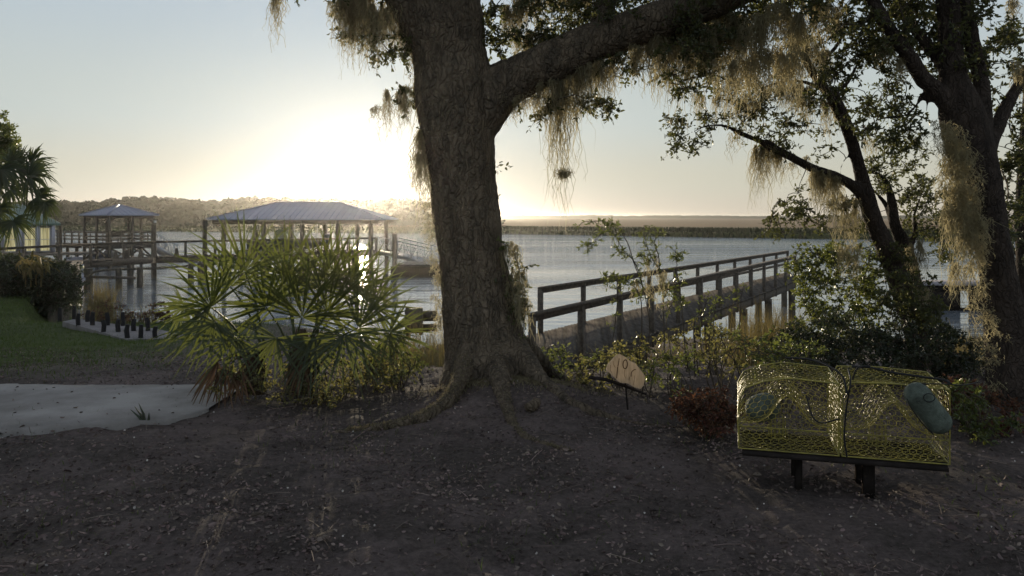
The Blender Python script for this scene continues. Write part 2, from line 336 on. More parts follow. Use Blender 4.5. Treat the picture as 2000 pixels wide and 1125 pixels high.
SH = np.array([(-900, 520), (-330, 330), (-130, 225), (-60, 198), (-2, 177), (54, 136), (90, 125), (160, 100), (400, 40), (900, -100)], float)
def shore_pts(n=700):
    d = np.r_[0, np.cumsum(np.linalg.norm(np.diff(SH, axis=0), axis=1))]; t = np.concatenate([np.linspace(0, 520, 60), np.linspace(521, 1250, n), np.linspace(1260, d[-1], 40)])
    x = np.interp(t, d, SH[:, 0]); y = np.interp(t, d, SH[:, 1])
    y = y + 3 * np.sin(t * .021) + 1.2 * np.sin(t * .11 + 1) + rng.normal(size=len(t)) * .1
    return np.c_[x, y]
sp = shore_pts(); off = np.array([0, 0, .6, 4, 12, 30, 60, 110, 200, 400, 900, 1800, 3500]); rows = []
for k, o in enumerate(off):
    dirv = np.array([.30, .954]); q = sp + dirv * o
    z = (np.full(len(q), -2.9) if k == 0 else np.interp(q[:, 0], [-250, -60, 60], [-1.95, -1.75, -1.35]) - (.3 if k == 1 else 0)) + rng.normal(size=len(q)) * (.05 if k > 1 else .0)
    rows.append(np.c_[q, z])
V = np.concatenate(rows); nx = len(sp); i, j = np.meshgrid(np.arange(nx - 1), np.arange(len(off) - 1)); a = (j * nx + i).reshape(-1)
mb = MB(); mb.add(V, np.stack([a, a + 1, a + nx + 1, a + nx], 1)); mm = mb.mesh('marsh')
at = mm.attributes.new('inland', 'FLOAT', 'POINT'); vv = np.repeat(np.interp(off, [0, 30, 75, 4000], [0, .15, 1, 1]), nx); at.data.foreach_set('value', vv.astype(np.float32))
obj('marsh', mm, marsh_mat(), smooth=True, kind='structure')

def blades(mb, base, h, wd, lean=.25, segs=3, droop=.3):      # vectorised grass blades: ribbons
    n = len(base); az = rng.uniform(0, 2 * np.pi, n); la = rng.uniform(0, 2 * np.pi, n); ln = np.abs(rng.normal(0, lean, n))
    side = np.c_[np.cos(az), np.sin(az), np.zeros(n)]; ld = np.c_[np.cos(la), np.sin(la), np.zeros(n)]
    h = np.broadcast_to(h, (n,)); wd = np.broadcast_to(wd, (n,)); V = []
    for k in range(segs + 1):
        t = k / segs; c = base + ld * (ln * t * t * 1.3 * h)[:, None]; c = c + np.c_[np.zeros((n, 2)), h * (t - droop * ln * t * t)]
        ww = (wd * (1 - t) ** .7 / 2 + .0006)[:, None]; V += [c - side * ww, c + side * ww]
    V = np.stack(V, 1); q = np.array([[2 * k, 2 * k + 1, 2 * k + 3, 2 * k + 2] for k in range(segs)])
    mb.add(V.reshape(-1, 3), (np.arange(n)[:, None, None] * (2 * (segs + 1)) + q[None]).reshape(-1, 4))
mb = MB(); n = 26000; t = rng.integers(50, len(sp) - 30, n); o = rng.uniform(-.6, 5, n)
b = np.c_[sp[t] + rng.normal(size=(n, 2)) * .8 + np.array([.3, .954]) * o[:, None], np.full(n, -2.35) + np.clip(o, 0, 1.2) * .9]
blades(mb, b, rng.uniform(.8, 1.1, n) * np.interp(b[:, 0], [-250, -60, 60], [.42, .6, 1.05]), rng.uniform(.3, .7, n), .2)
obj('marsh_edge_grass', mb, M['spartina'], label='dark green band of marsh grass along the far river bank', cat='marsh grass', kind='stuff')

# distant hills right
mb = MB(); xs2 = np.linspace(-900, 2600, 700); D = 1500.0
h = 3.2 + 2.2 * np.interp((xs2 / D * F + 1000), [600, 950, 1050, 1180, 1250, 1330, 1400, 1500, 1600, 2000], [.6, .8, .6, .9, .4, .9, .5, .3, .55, .6]) + rng.normal(size=700) * .35 + .5 * np.sin(xs2 * .05)
V = []; 
for k, (dy, f) in enumerate([(0, 0), (3, .7), (18, 1), (60, .9), (120, 0)]): V.append(np.c_[xs2, np.full(700, D + dy), -1.6 + (h + 1.6) * f])
V = np.concatenate(V); i, j = np.meshgrid(np.arange(699), np.arange(4)); a = (j * 700 + i).reshape(-1)
mb.add(V, np.stack([a, a + 1, a + 701, a + 700], 1)); obj('hills', mb, M['forest'], smooth=True, kind='structure')

# ------------------------------------------------------------------ foliage helpers
def leaf_quads(mb, base, d, size, wfrac=.45, fold=.12, up=None):
    n = len(base); d = nrmA(d); r = rng.normal(size=(n, 3)) if up is None else up; s = nrmA(np.cross(d, r)); u = np.cross(s, d)
    size = np.broadcast_to(size, (n,))[:, None]; w_ = size * wfrac / 2; f = size * fold
    V = np.stack([base, base + d * size * .3 - s * w_ + u * f, base + d * size * .72 - s * w_ * .8 + u * f, base + d * size, base + d * size * .72 + s * w_ * .8 + u * f, base + d * size * .3 + s * w_ + u * f], 1)
    q = np.array([[0, 1, 2, 3], [0, 3, 4, 5]]); mb.add(V.reshape(-1, 3), (np.arange(n)[:, None, None] * 6 + q[None]).reshape(-1, 4))
def tubes3(mb, Pts, rad):           # Pts (T,K,3) thin three-sided twigs, rad (T,K)
    T, K, _ = Pts.shape; t = nrmA(np.gradient(Pts, axis=1)); r = nrmA(np.cross(t, rng.normal(size=(T, 1, 3)))); u = np.cross(t, r)
    V = np.stack([Pts + rad[..., None] * (math.cos(a) * r + math.sin(a) * u) for a in (0, 2.094, 4.189)], 2).reshape(T, K * 3, 3)
    q = [];
    for k in range(K - 1):
        for a in range(3): b = (a + 1) % 3; q.append([k * 3 + a, k * 3 + b, k * 3 + 3 + b, k * 3 + 3 + a])
    mb.add(V.reshape(-1, 3), (np.arange(T)[:, None, None] * (K * 3) + np.array(q)[None]).reshape(-1, 4))
def sprays(Lm, Tm, C, r, ntw, nleaf, size, droop=.25, wfrac=.45, twr=.0022, jit=.9):
    """leafy twigs radiating about every centre in C"""
    C = np.repeat(np.asarray(C, float), ntw, 0); T = len(C); r = np.repeat(np.broadcast_to(r, (T // ntw,)), ntw)
    d = nrmA(rng.normal(size=(T, 3)) * np.array([1, 1, .75])); L = r * rng.uniform(.45, 1.15, T)
    t = np.linspace(0, 1, 5)[None, :, None]
    Pt = C[:, None] + d[:, None] * L[:, None, None] * t + np.array([0, 0, -1.0]) * (droop * L)[:, None, None] * t ** 2 + rng.normal(size=(T, 5, 3)) * (.05 * L)[:, None, None] * t
    tubes3(Tm, Pt, np.repeat(np.linspace(1.3, .5, 5)[None] * twr, T, 0))
    tt = rng.uniform(.15, 1.0, (T, nleaf)); k = np.minimum((tt * 4).astype(int), 3); fr = tt * 4 - k; ar = np.arange(T)[:, None]
    Bp = Pt[ar, k] * (1 - fr[..., None]) + Pt[ar, k + 1] * fr[..., None]
    dd = d[:, None] + rng.normal(size=(T, nleaf, 3)) * jit + np.array([0, 0, -.15])
    leaf_quads(Lm, Bp.reshape(-1, 3), dd.reshape(-1, 3), rng.uniform(.6, 1.25, T * nleaf) * size, wfrac)
def region(px, py, rx, ry, D, dD, n, power=.5):
    a = rng.uniform(0, 2 * np.pi, n); q = rng.uniform(0, 1, n) ** power
    x = px + rx * q * np.cos(a); y = py + ry * q * np.sin(a); d = D + rng.uniform(-dD, dD, n)
    return np.c_[(x - 1000) / F * d, d, CAMZ - (y - HZ) / F * d]
def connect(Tm, C, nodes, rmax=.012, maxd=2.5):
    """join every spray centre to the nearest wood already standing"""
    nodes = [np.asarray(nodes)]; allN = np.concatenate(nodes); C = np.asarray(C)
    dist = np.min(np.linalg.norm(C[:, None] - allN[None, ::3], axis=2), axis=1); order = np.argsort(dist)
    Ps = []; Rs = []
    buf = np.zeros((len(allN) + len(C) * 5, 3)); buf[:len(allN)] = allN; m = len(allN)
    for i in order:
        c = C[i]; dd = np.linalg.norm(buf[:m] - c, axis=1); k = np.argmin(dd); a = buf[k]; L = dd[k]
        if L < .02: continue
        if L > maxd: continue
        t = np.linspace(0, 1, 5)[:, None]; bow = rng.normal(size=3) * .12 * L + np.array([0, 0, .08 * L])
        p = a + (c - a) * t + bow * (4 * t * (1 - t)) + rng.normal(size=(5, 3)) * .03 * L * (t * (1 - t) * 4)
        r0 = min(rmax, .004 + .010 * L); Ps.append(p); Rs.append(np.linspace(r0, .0028, 5)); buf[m:m + 4] = p[1:]; m += 4
    if Ps: tubes3(Tm, np.array(Ps), np.array(Rs))
def moss_mb(anchors, length, n, spread=.03, wd=.006, curl=.024, fuzz=4):
    """anchors: (K,3) points the clump hangs from"""
    mb = MB(); anchors = np.asarray(anchors, float); K = len(anchors)
    anchors = np.repeat(anchors, 3, 0) + rng.normal(size=(K * 3, 3)) * spread * np.array([1.2, 1.2, .8]); K *= 3
    fac = rng.uniform(.35, 1.08, K); fac[rng.integers(0, K)] = 1.1; wgt = fac * rng.uniform(.4, 1, K); wgt /= wgt.sum()
    k = rng.choice(K, n, p=wgt)
    b = anchors[k] + rng.normal(size=(n, 3)) * spread * np.array([.35, .35, .4]); L = length * fac[k] * rng.beta(2.0, 1.4, n) * 1.12
    tail = rng.uniform(0, 1, n) < .04; L = np.where(tail, L * 1.3, L)
    segs = 11; V = []; step = L / segs; pos = b.copy(); drift = rng.normal(size=(n, 3)) * .006; az = rng.uniform(0, np.pi, n)
    wd = wd * rng.uniform(.6, 1.5, n)[:, None]
    c0 = anchors[k] * np.array([1, 1, 0])
    for s_ in range(segs + 1):
        t = s_ / segs; side = np.c_[np.cos(az + t * 2), np.sin(az + t * 2), np.zeros(n)]
        ww = wd * (1 - .7 * t) / 2
        V += [pos - side * ww, pos + side * ww]
        pull = (c0 - pos * np.array([1, 1, 0])) * .05 * t
        pos = pos + np.c_[np.zeros((n, 2)), -step] + rng.normal(size=(n, 3)) * curl * np.array([1, 1, .2]) * (step / .08)[:, None] ** .5 + drift * .3 + pull
    Vs = np.stack(V, 1); q = np.array([[2 * k_, 2 * k_ + 1, 2 * k_ + 3, 2 * k_ + 2] for k_ in range(segs)])
    mb.add(Vs.reshape(-1, 3), (np.arange(n)[:, None, None] * (2 * (segs + 1)) + q[None]).reshape(-1, 4))
    # curly side hairs
    m = n * fuzz; i = rng.integers(0, n, m); s_ = rng.integers(0, segs - 1, m); p0 = Vs[i, 2 * s_]; dd = nrmA(rng.normal(size=(m, 3)) + np.array([0, 0, -.7])) * rng.uniform(.02, .06, m)[:, None]
    sd_ = nrmA(rng.normal(size=(m, 3))) * .0022
    mid = p0 + dd * .6 + rng.normal(size=(m, 3)) * .006
    W = np.stack([p0 - sd_, p0 + sd_, mid + sd_, mid - sd_, p0 + dd + np.array([0, 0, -.008])], 1)
    mb.add(W.reshape(-1, 3)[:0].reshape(0, 3), np.zeros((0, 4), int)) if False else None
    base = np.arange(m)[:, None] * 5; mb.add(W.reshape(-1, 3), np.concatenate([base + np.array([[0, 1, 2, 3]])], 0))
    return mb
def drape(parent, pts, L, n, D=None):
    """moss clinging all along a trunk face: many short tufts at successive heights"""
    pts = smooth_path(pts, 8); mb = MB(); 
    for p in pts:
        m_ = moss_mb(p[None] + rng.normal(size=(2, 3)) * [.03, .03, .03], L * rng.uniform(.5, 1.2), max(4, int(n / len(pts))), spread=.028, wd=.007, curl=.03)
        for v, f in zip(m_.v, m_.f): pass
        off_ = 0
        mb.v += m_.v; mb.f += [f + mb.n for f in m_.f]; mb.n += m_.n
    obj('moss_clump', mb, M['moss'], parent)
def moss(parent, px, y0, y1, wpx, D, n=60, top=None, wd=.0075, **kw):
    n = int(n * 1.7)
    """clump hanging from (px,y0) down to about y1, wpx wide"""
    a = np.linspace(-.5, .5, max(2, int(wpx / 8)))
    A = np.array([P(px + t * wpx, y0 + (top or 0) * t + rng.uniform(-6, 6), D + rng.uniform(-.08, .08)) for t in a])
    obj('moss_clump', moss_mb(A, (y1 - y0) / F * D, n, spread=.018 * D / 7.5 + wpx / F * D * .06, wd=wd, **kw), M['moss'], parent)

def wood(name, limbs, mat_, parent, voxel=.022, disp=.03, sides=14, lobes=0, lobeamp=0):
    mb = MB()
    for p, r in limbs: mb.tube(p, r, sides, lobes=lobes, lobeamp=lobeamp)
    o = obj(name, mb, mat_, parent, smooth=True)
    if voxel:
        m = o.modifiers.new('fuse', 'REMESH'); m.mode = 'VOXEL'; m.voxel_size = voxel; m.use_smooth_shade = True
        sm = o.modifiers.new('soft', 'SMOOTH'); sm.iterations = 4; sm.factor = .6
        for sc_, st in ((.35, disp), (.07, disp * .45)):
            tx = bpy.data.textures.new('knots', 'CLOUDS'); tx.noise_scale = sc_; tx.noise_depth = 3
            d = o.modifiers.new('knots', 'DISPLACE'); d.texture = tx; d.strength = st; d.mid_level = .5; d.texture_coords = 'GLOBAL'
    return o

# ------------------------------------------------------------------ far forest (reads as one mass)
mb = MB(); tb = MB(); Dn = 290.0
top = lambda px: np.interp(px, [-300, 0, 100, 150, 200, 230, 270, 330, 400, 440, 470, 520, 600, 700, 760, 830, 900, 960, 1000], [400, 402, 396, 399, 398, 391, 388, 391, 397, 395, 389, 391, 393, 394, 391, 397, 408, 424, 432])
cs = []; ups = []
for row, (dd, up) in enumerate([(0, .62), (7, .85), (15, 1.0), (24, 1.0)]):
    px = -260
    while px < 960:
        px += rng.uniform(5, 13); D = Dn + dd + rng.uniform(-3, 3) + (px - 400) * -.02
        zt = (CAMZ - (top(px) - HZ) / F * D + 1.2) * up * rng.uniform(.86, 1.04) - 1.2 * 0 - (1 - up) * 1
        r = rng.uniform(1.3, 2.6); x = (px - 1000) / F * D
        m = int(150); a = nrmA(rng.normal(size=(m, 3))); rr = rng.uniform(.8, 1.08, m)[:, None]
        zc = zt - r * .9 - .6; c = np.array([x, D, zc]); pts = c + a * rr * np.array([r, r, r * 1.0]); cs.append(pts); ups.append(a)
        m2 = 60; pts2 = np.c_[x + rng.normal(size=m2) * r * .7, D + rng.normal(size=m2) * r * .6, rng.uniform(-1.2, max(zc, 0), m2)]; cs.append(pts2); ups.append(np.array([0, -1, .2]) + rng.normal(size=(m2, 3)) * .3)
pts = np.concatenate(cs); ups = nrmA(np.concatenate(ups)); dd = np.cross(ups, rng.normal(size=pts.shape)); rnd = rng.uniform(size=len(pts)) < .12; dd[rnd] = rng.normal(size=(rnd.sum(), 3)); leaf_quads(mb, pts, dd, rng.uniform(.7, 1.5, len(pts)), .9, up=ups)
obj('far_forest', mb, M['forest'], label='hazy line of woods on the far river bank, below the sun', cat='forest', kind='stuff')

# ------------------------------------------------------------------ the path and the slab with stakes
mb = MB(); nseg = 240
xsP = np.linspace(-14, -2.5, nseg); 
back = 7.22 - .0 * xsP + .03 * np.sin(xsP * 2) - .25 * np.clip(xsP + 2.75, 0, 1) + rng.normal(size=nseg) * .012; front = np.interp(xsP, [-14, -3.78, -2.93, -2.62, -2.5], [5.5, 5.57, 5.80, 5.95, 6.3]) + .03 * np.sin(xsP * 2.3) + .012 * np.sin(xsP * 17) + rng.normal(size=nseg) * .006
front = np.minimum(front, back - .05)
rowsP = [np.c_[xsP, back * (1 - t) + front * t, gz(xsP, back * (1 - t) + front * t) + .034] for t in np.linspace(0, 1, 9)]
rowsP = [np.c_[xsP, back, np.full(nseg, -.08)]] + rowsP + [np.c_[xsP, front - .01, np.full(nseg, -.08)]]
V = np.concatenate(rowsP); i, j = np.meshgrid(np.arange(nseg - 1), np.arange(len(rowsP) - 1)); a = (j * nseg + i).reshape(-1)
mb.add(V, np.stack([a, a + nseg, a + nseg + 1, a + 1], 1)); obj('path', mb, M['pathc'], kind='structure')

def Pg(px, py, z):       # point of the plane z under a pixel
    D = (CAMZ - z) * F / (py - HZ); return np.array([(px - 1000) / F * D, D, z])
ZS = -.60
sl = [Pg(*p, ZS) for p in [(122, 628), (196, 648), (246, 663), (330, 661), (360, 654), (300, 641), (210, 631), (150, 622)]]
mb = MB(); n = len(sl); tp = np.array(sl); bt = tp - np.array([0, 0, .22])
mb.add(np.vstack([tp, bt]), [[i, n + i, n + (i + 1) % n, (i + 1) % n] for i in range(n)])
c = tp.mean(0); mb.add(np.vstack([tp, c]), [[n, i, (i + 1) % n] for i in range(n)])
obj('slab', mb, M['slabc'], label='pale wedge shaped concrete slab at the lawn edge by the water', cat='slab')
fr = [(117, 628), (153, 637), (181, 637), (202, 650), (231, 650), (249, 662), (275, 662), (303, 662)]
bk = [(145, 625), (171, 630), (210, 637), (240, 638), (261, 648), (289, 648)]
G = 'short dark stakes standing on the concrete slab'
ord_ = ['first', 'second', 'third', 'fourth', 'fifth', 'sixth', 'seventh', 'eighth']
for row, (lst, nm) in enumerate(((fr, 'lawn side'), (bk, 'river side'))):
    for k, (px, py) in enumerate(lst):
        p = Pg(px, py, ZS - (.02 if k or row else .1)); h = rng.uniform(.22, .27) * p[1] / 14; mb = MB()
        mb.tube([p, p + [rng.normal() * .01, 0, h * .6], p + [rng.normal() * .015, 0, h]], [.045, .043, .036], 8, wob=.06)
        obj('stake', mb, M['darkstake'], label=f'{ord_[k]} dark stake from the left in the {nm} row on the slab', cat='stake', group=G)

# ------------------------------------------------------------------ right wooden dock
def lerp(a, b, t): return np.array(a) * (1 - t) + np.array(b) * t
ZD = -.87
B0, B1 = np.array([.60, 16.2]), np.array([12.2, 34.0])       # back rail line
F0, F1 = np.array([.31, 11.8]), np.array([10.9, 29.6])       # front rail line
# continue the deck landward
dB = nrm(B1 - B0); dF = nrm(F1 - F0)
dock = thing('wooden_dock', 'grey weathered wooden walkway with railings running out behind the oak trunk to the right', 'dock', (0, 13, -1.6))
mb = MB(); LB = np.linalg.norm(B1 - B0); nb = 172
for k in range(nb):
    t = (k - 24) / (nb - 26); a = B0 + (B1 - B0) * t; b_ = F0 + (F1 - F0) * (t * 1.0)
    nB = nrm(a - b_); a2 = a + nB * .10; b2 = b_ - nB * .10; z = ZD + rng.normal() * .003
    mb.beam([b2[0], b2[1], z], [a2[0], a2[1], z], .128, .038)
obj('deck', mb, M['wood2'], dock)
mb = MB()
for a, b_ in ((B0 - dB * 1.5, B1), (F0 - dF * 1.5, F1)):
    for zz in (ZD - .14,): mb.beam([*a, zz], [*b_, zz], .05, .24)
mid0 = (B0 + F0) / 2; mid1 = (B1 + F1) / 2; mb.beam([*mid0, ZD - .14], [*mid1, ZD - .14], .05, .235)
obj('stringer', mb, M['wood'], dock)
def railing(par, p0, p1, z, n, h=.97, start=0.0, post=.09, top=.14, midrail=False, mat_=None, zend=None):
    mt = mat_ or M['wood']; zend = z if zend is None else zend
    p0 = np.array(p0); p1 = np.array(p1)
    for k in range(n):
        t = k / (n - 1); q = lerp(p0, p1, t); zz = z * (1 - t) + zend * t; m_ = MB(); m_.box([q[0], q[1], zz + (h - .30) / 2], (post, post, h + .26), rz=math.atan2(p1[1] - p0[1], p1[0] - p0[0])); obj('rail_post', m_, mt, par)
    m_ = MB(); m_.beam([*p0, z + h], [*p1, zend + h], top, .04); m_.beam([*p0, z + h - .065], [*p1, zend + h - .065], .05, .088); obj('top_rail', m_, mt, par)
    if midrail:
        m_ = MB()
        for f in ((.5,) if midrail is True else midrail): m_.beam([*p0, z + h * f], [*p1, zend + h * f], .04, .09)
        obj('mid_rail', m_, mt, par)
railing(dock, B0, B1, ZD, 12, midrail=(.42,))
# front rail posts follow the photograph's wider spacing
railing(dock, F0, F1, ZD, 13)
G = None
for k, t in enumerate((.22, .45, .62, .78, .97)):
    for s_, (a, b_) in enumerate(((F0, F1), (B0, B1))):
        q = lerp(a, b_, t); m_ = MB(); r = .13
        m_.tube([[q[0], q[1], -3.4], [q[0] + .01, q[1], -2], [q[0], q[1], ZD - .27]], [r * 1.05, r, r * .95], 10, wob=.02); obj('piling', m_, M['pile'], dock, smooth=True)
    qa = lerp(F0, F1, t); qb = lerp(B0, B1, t); m_ = MB(); m_.beam([*(qa - .15 * nrm(qb - qa)), ZD - .33], [*(qb + .15 * nrm(qb - qa)), ZD - .33], .18, .13); obj('crossbeam', m_, M['wood'], dock)

# ------------------------------------------------------------------ left dock, gazebo, boathouse, gangways, cabin
ZL = -.88
walk = thing('dock_walkway', 'long brown wooden walkway with handrail crossing in front of the gazebo', 'dock', (-25, 44, WZ))
wp = [P(-30, 481, 36), P(177, 475.5, 43), P(302, 472, 47), P(420, 469.5, 49), P(560, 468, 52), P(735, 466, 56)]
wp = [np.array([p[0], p[1]]) for p in wp]
for a, b_ in zip(wp[:-1], wp[1:]):
    d = nrm(b_ - a); nr = np.array([-d[1], d[0]]); L = np.linalg.norm(b_ - a); m_ = MB()
    nb = int(L / .3)
    for k in range(nb):
        q = a + d * (k + .5) * L / nb; m_.beam([*(q - nr * .06), ZL], [*(q + nr * 1.5), ZL], .28, .05)
    obj('deck', m_, M['wood2'], walk)
    m_ = MB(); m_.beam([*a, ZL - .19], [*b_, ZL - .19], .06, .32); m_.beam([*(a + nr * 1.42), ZL - .19], [*(b_ + nr * 1.42), ZL - .19], .06, .32); obj('stringer', m_, M['wood'], walk)
    if b_[0] > -25: railing(walk, a, b_, ZL, max(3, int(L / 1.55)), h=1.0, post=.13, top=.2)
    if a[0] > -27: pass
def pile(par, x, y, top, r=.14, name='piling', mt=None):
    m_ = MB(); m_.tube([[x, y, -3.6], [x + .02, y, -2], [x, y, top]], [r * 1.08, r, r * .95], 10, wob=.02); return obj(name, m_, mt or M['pile'], par, smooth=True)
for px, D in [(172, 41.5), (232, 41.8), (254, 44.6), (273, 42.6), (372, 46), (391, 46.5), (470, 50), (520, 51), (600, 54), (690, 55.5)]:
    pile(walk, (px - 1000) / F * D, D, ZL - .3, .17 if px != 172 else .24)
m_ = MB(); m_.beam(P(222, 512, 42.5), P(300, 509, 43), .3, .3); m_.beam(P(177, 541, 41), P(266, 543, 41.5), .12, .13); obj('crossbeam', m_, M['wood'], walk)
m_ = MB(); m_.tube(smooth_path([P(172, 539, 41), P(200, 528, 41.2), P(300, 524, 44), P(400, 517, 47), P(480, 512, 49)]), .07, 6); obj('water_pipe', m_, M['pile'], walk)
m_ = MB(); m_.beam([*wp[1], ZL - .05], [*(wp[1] + [0, 0]), ZL - .04], .1, .1) 
# short angled braces at the rail posts
m_ = MB()
for px in (226, 248, 275, 302, 345):
    D = np.interp(px, [177, 302, 420], [43, 47, 49]) - .1; m_.prism([(-.18, 0), (.18, 0), (.05, .55), (-.05, .55)], .08, o=P(px, 424 + (1.6 - ZL - .02) * F / D, D))
obj('post_foot', m_, M['wood'], walk)

# gazebo
Dg = 58.0; zf = -.50
gz0 = thing('gazebo', 'square open gazebo with blue grey hipped metal roof over the water', 'gazebo', (*P(230, 500, 60)[:2], zf))
near = np.array([(210 - 1000) / F * Dg, Dg]); th = R(56.4); s_ = 4.18
e1 = np.array([math.cos(th) * 1.0, math.sin(th)]); e2 = np.array([-math.sin(th), math.cos(th)])
cor = [near, near + e1 * s_, near + (e1 + e2) * s_, near + e2 * s_]; ctr = near + (e1 + e2) * s_ / 2
m_ = MB(); ze = 1.78; zp = 2.60
rp_ = [np.array([*c, ze]) for c in cor] + [np.array([*ctr, zp])]; rb_ = [p - [0, 0, .07] for p in rp_[:4]] + [np.array([*ctr, zp - .1])]
m_.add(rp_, [[0, 1, 4], [1, 2, 4], [2, 3, 4], [3, 0, 4]]); m_.add(rb_, [[1, 0, 4], [2, 1, 4], [3, 2, 4], [0, 3, 4]])
m_.add(rp_[:4] + rb_[:4], [[0, 4, 5, 1], [1, 5, 6, 2], [2, 6, 7, 3], [3, 7, 4, 0]])
roof = obj('roof', m_, M['metalroof'], gz0)
m_ = MB()
for k in range(4): m_.beam(rp_[k] + [0, 0, .03], rp_[4] + [0, 0, .03], .10, .04)
for k in range(4):
    a, b_ = rp_[k], rp_[(k + 1) % 4]
    for t in np.linspace(.1, .9, 9):
        q = lerp(a, b_, t); u = min(t, 1 - t) * 2; e = lerp(q, rp_[4] + (q - (a + b_) / 2) * 0, u * .0 + .0)
        top_ = lerp((a + b_) / 2, rp_[4], min(t, 1 - t) * 2) + (q - (a + b_) / 2); m_.beam(q + [0, 0, .012], top_ + [0, 0, .012], .03, .02)
obj('roof_seam', m_, M['metalroof'], gz0)
inn = [ctr + (c - ctr) * .86 for c in cor]
pts8 = []
for k in range(4): pts8 += [inn[k], (inn[k] + inn[(k + 1) % 4]) / 2]
for q in pts8:
    m_ = MB(); m_.box([q[0], q[1], (ze - .05 + zf) / 2], (.16, .16, ze - .05 - zf), rz=th); obj('post', m_, M['wood'], gz0)
m_ = MB()
for k in range(4): m_.beam([*inn[k], ze - .16], [*inn[(k + 1) % 4], ze - .16], .1, .2)
for k in range(4):
    for q, o in ((inn[k], inn[(k + 1) % 4]), (inn[(k + 1) % 4], inn[k])):
        d = nrm(o - q); m_.beam([*q, ze - .7], [*(q + d * .5), ze - .2], .07, .09)
obj('eave_beam', m_, M['wood'], gz0)
for k in range(4):
    railing(gz0, inn[k], inn[(k + 1) % 4], zf, 5, h=.95, post=.07, top=.12, midrail=(.36, .62))
m_ = MB()
for k in range(13):
    t = (k + .5) / 13; a = lerp(inn[0], inn[3], t); b_ = lerp(inn[1], inn[2], t); m_.beam([*a, zf - .04], [*b_, zf - .04], .30, .06)
for k in range(4): m_.beam([*inn[k], zf - .2], [*inn[(k + 1) % 4], zf - .2], .08, .26)
obj('deck', m_, M['wood2'], gz0)
for q in pts8: pile(gz0, q[0], q[1], zf - .06, .13)
m_ = MB()
for k in range(4):
    a, b_ = inn[k], (inn[k] + inn[(k + 1) % 4]) / 2; c = inn[(k + 1) % 4]
    m_.beam([*a, -1.75], [*b_, zf - .3], .09, .12); m_.beam([*c, -1.75], [*b_, zf - .3], .09, .12)
obj('brace', m_, M['wood'], gz0)
m_ = MB(); q = ctr + [-.1, -.3]; m_.box([q[0], q[1], zf + .42], (1.1, .5, .06), rz=th); m_.box([q[0], q[1] + .2, zf + .7], (1.1, .06, .4), rz=th)
for sx in (-.45, .45): m_.box([q[0] + sx, q[1], zf + .2], (.07, .4, .4), rz=th)
obj('bench', m_, M['wood'], None, label='small dark wooden bench inside the gazebo', cat='bench')
tallp = thing('mooring_pile', 'tall brown pile with a small lamp at the right corner of the gazebo', 'pile', (*P(300, 505, 49)[:2], WZ))
pile(tallp, *P(300, 0, 49)[:2], 1.1, .17); m_ = MB(); m_.box(P(303, 433, 49), (.12, .12, .14)); obj('lamp', m_, M['white'], tallp)
# side deck left of the gazebo
sdk = thing('side_deck', 'low railed deck running left from the gazebo to the cabin', 'dock', (*P(130, 480, 57)[:2], WZ))
a = P(85, 0, 63)[:2]; b_ = inn[3] + [0, .3]
railing(sdk, a, b_, zf, 7, h=.95, post=.1, top=.12, midrail=(.36, .64)); m_ = MB(); d = nrm(b_ - a)
for k in range(16): q = lerp(a, b_, (k + .5) / 16); m_.beam([q[0], q[1] - .7, zf - .04], [q[0], q[1] + .6, zf - .04], .28, .06)
m_.beam([a[0], a[1] - .7, zf - .2], [b_[0], b_[1] - .7, zf - .2], .06, .25)
obj('deck', m_, M['wood2'], sdk)
for px, D in ((112, 63), (132, 62.5), (150, 62)): pile(sdk, (px - 1000) / F * D, D, zf - .05, .13)
pile(sdk, *P(118, 0, 58)[:2], 1.0, .12)

# gangways
def gangway(name, lab, a, b_, wd=1.2, h=1.05, n=8):
    g = thing(name, lab, 'gangway', (*a[:2], a[2])); a = np.array(a); b_ = np.array(b_); d = nrm((b_ - a) * [1, 1, 0]); nr = np.array([-d[1], d[0], 0])
    m_ = MB(); m_.beam(a + nr * wd / 2, b_ + nr * wd / 2, wd, .05); obj('deck', m_, M['alu'], g)
    for s_ in (0, 1):
        m_ = MB(); o = nr * wd * s_; up = np.array([0, 0, h]); m_.beam(a + o - [0, 0, .06], b_ + o - [0, 0, .06], .07, .26); m_.beam(a + o + up, b_ + o + up, .055, .055)
        m_.beam(a + o + up * .55, b_ + o + up * .55, .03, .03)
        for k in range(n + 1):
            q = lerp(a, b_, k / n) + o; m_.beam(q, q + up, .045, .045)
            if k < n:
                q2 = lerp(a, b_, (k + 1) / n) + o
                if k % 2: m_.beam(q, q2 + up, .03, .03)
                else: m_.beam(q + up, q2, .03, .03)
        obj('truss', m_, M['alu'], g)
    return g
gangway('gangway', 'grey metal gangway sloping down beside the oak trunk to the floating dock', P(739, 490, 56.5), P(843, 516.5, 52.0))
gangway('gangway', 'grey metal gangway sloping down right of the gazebo', P(303, 478, 66), P(348, 504, 68), n=7)
fd = thing('floating_dock', 'dark floating dock under the foot of the gangway beside the oak trunk', 'dock', (*P(800, 540, 51)[:2], WZ))
m_ = MB(); p = P(763, 0, 50.2); x0 = p[0]; x1 = P(905, 0, 50.2)[0]
m_.box([(x0 + x1) / 2, 52.2, -1.98], (x1 - x0, 4.0, .62)); obj('float', m_, M['darkwood'], fd)
m_ = MB()
for k in range(22): m_.box([x0 + (k + .5) * (x1 - x0) / 22, 52.2, -1.645], ((x1 - x0) / 22 - .02, 4.1, .05))
obj('deck', m_, M['wood2'], fd)
pile(fd, *P(770.5, 0, 50.6)[:2], .52, .16)
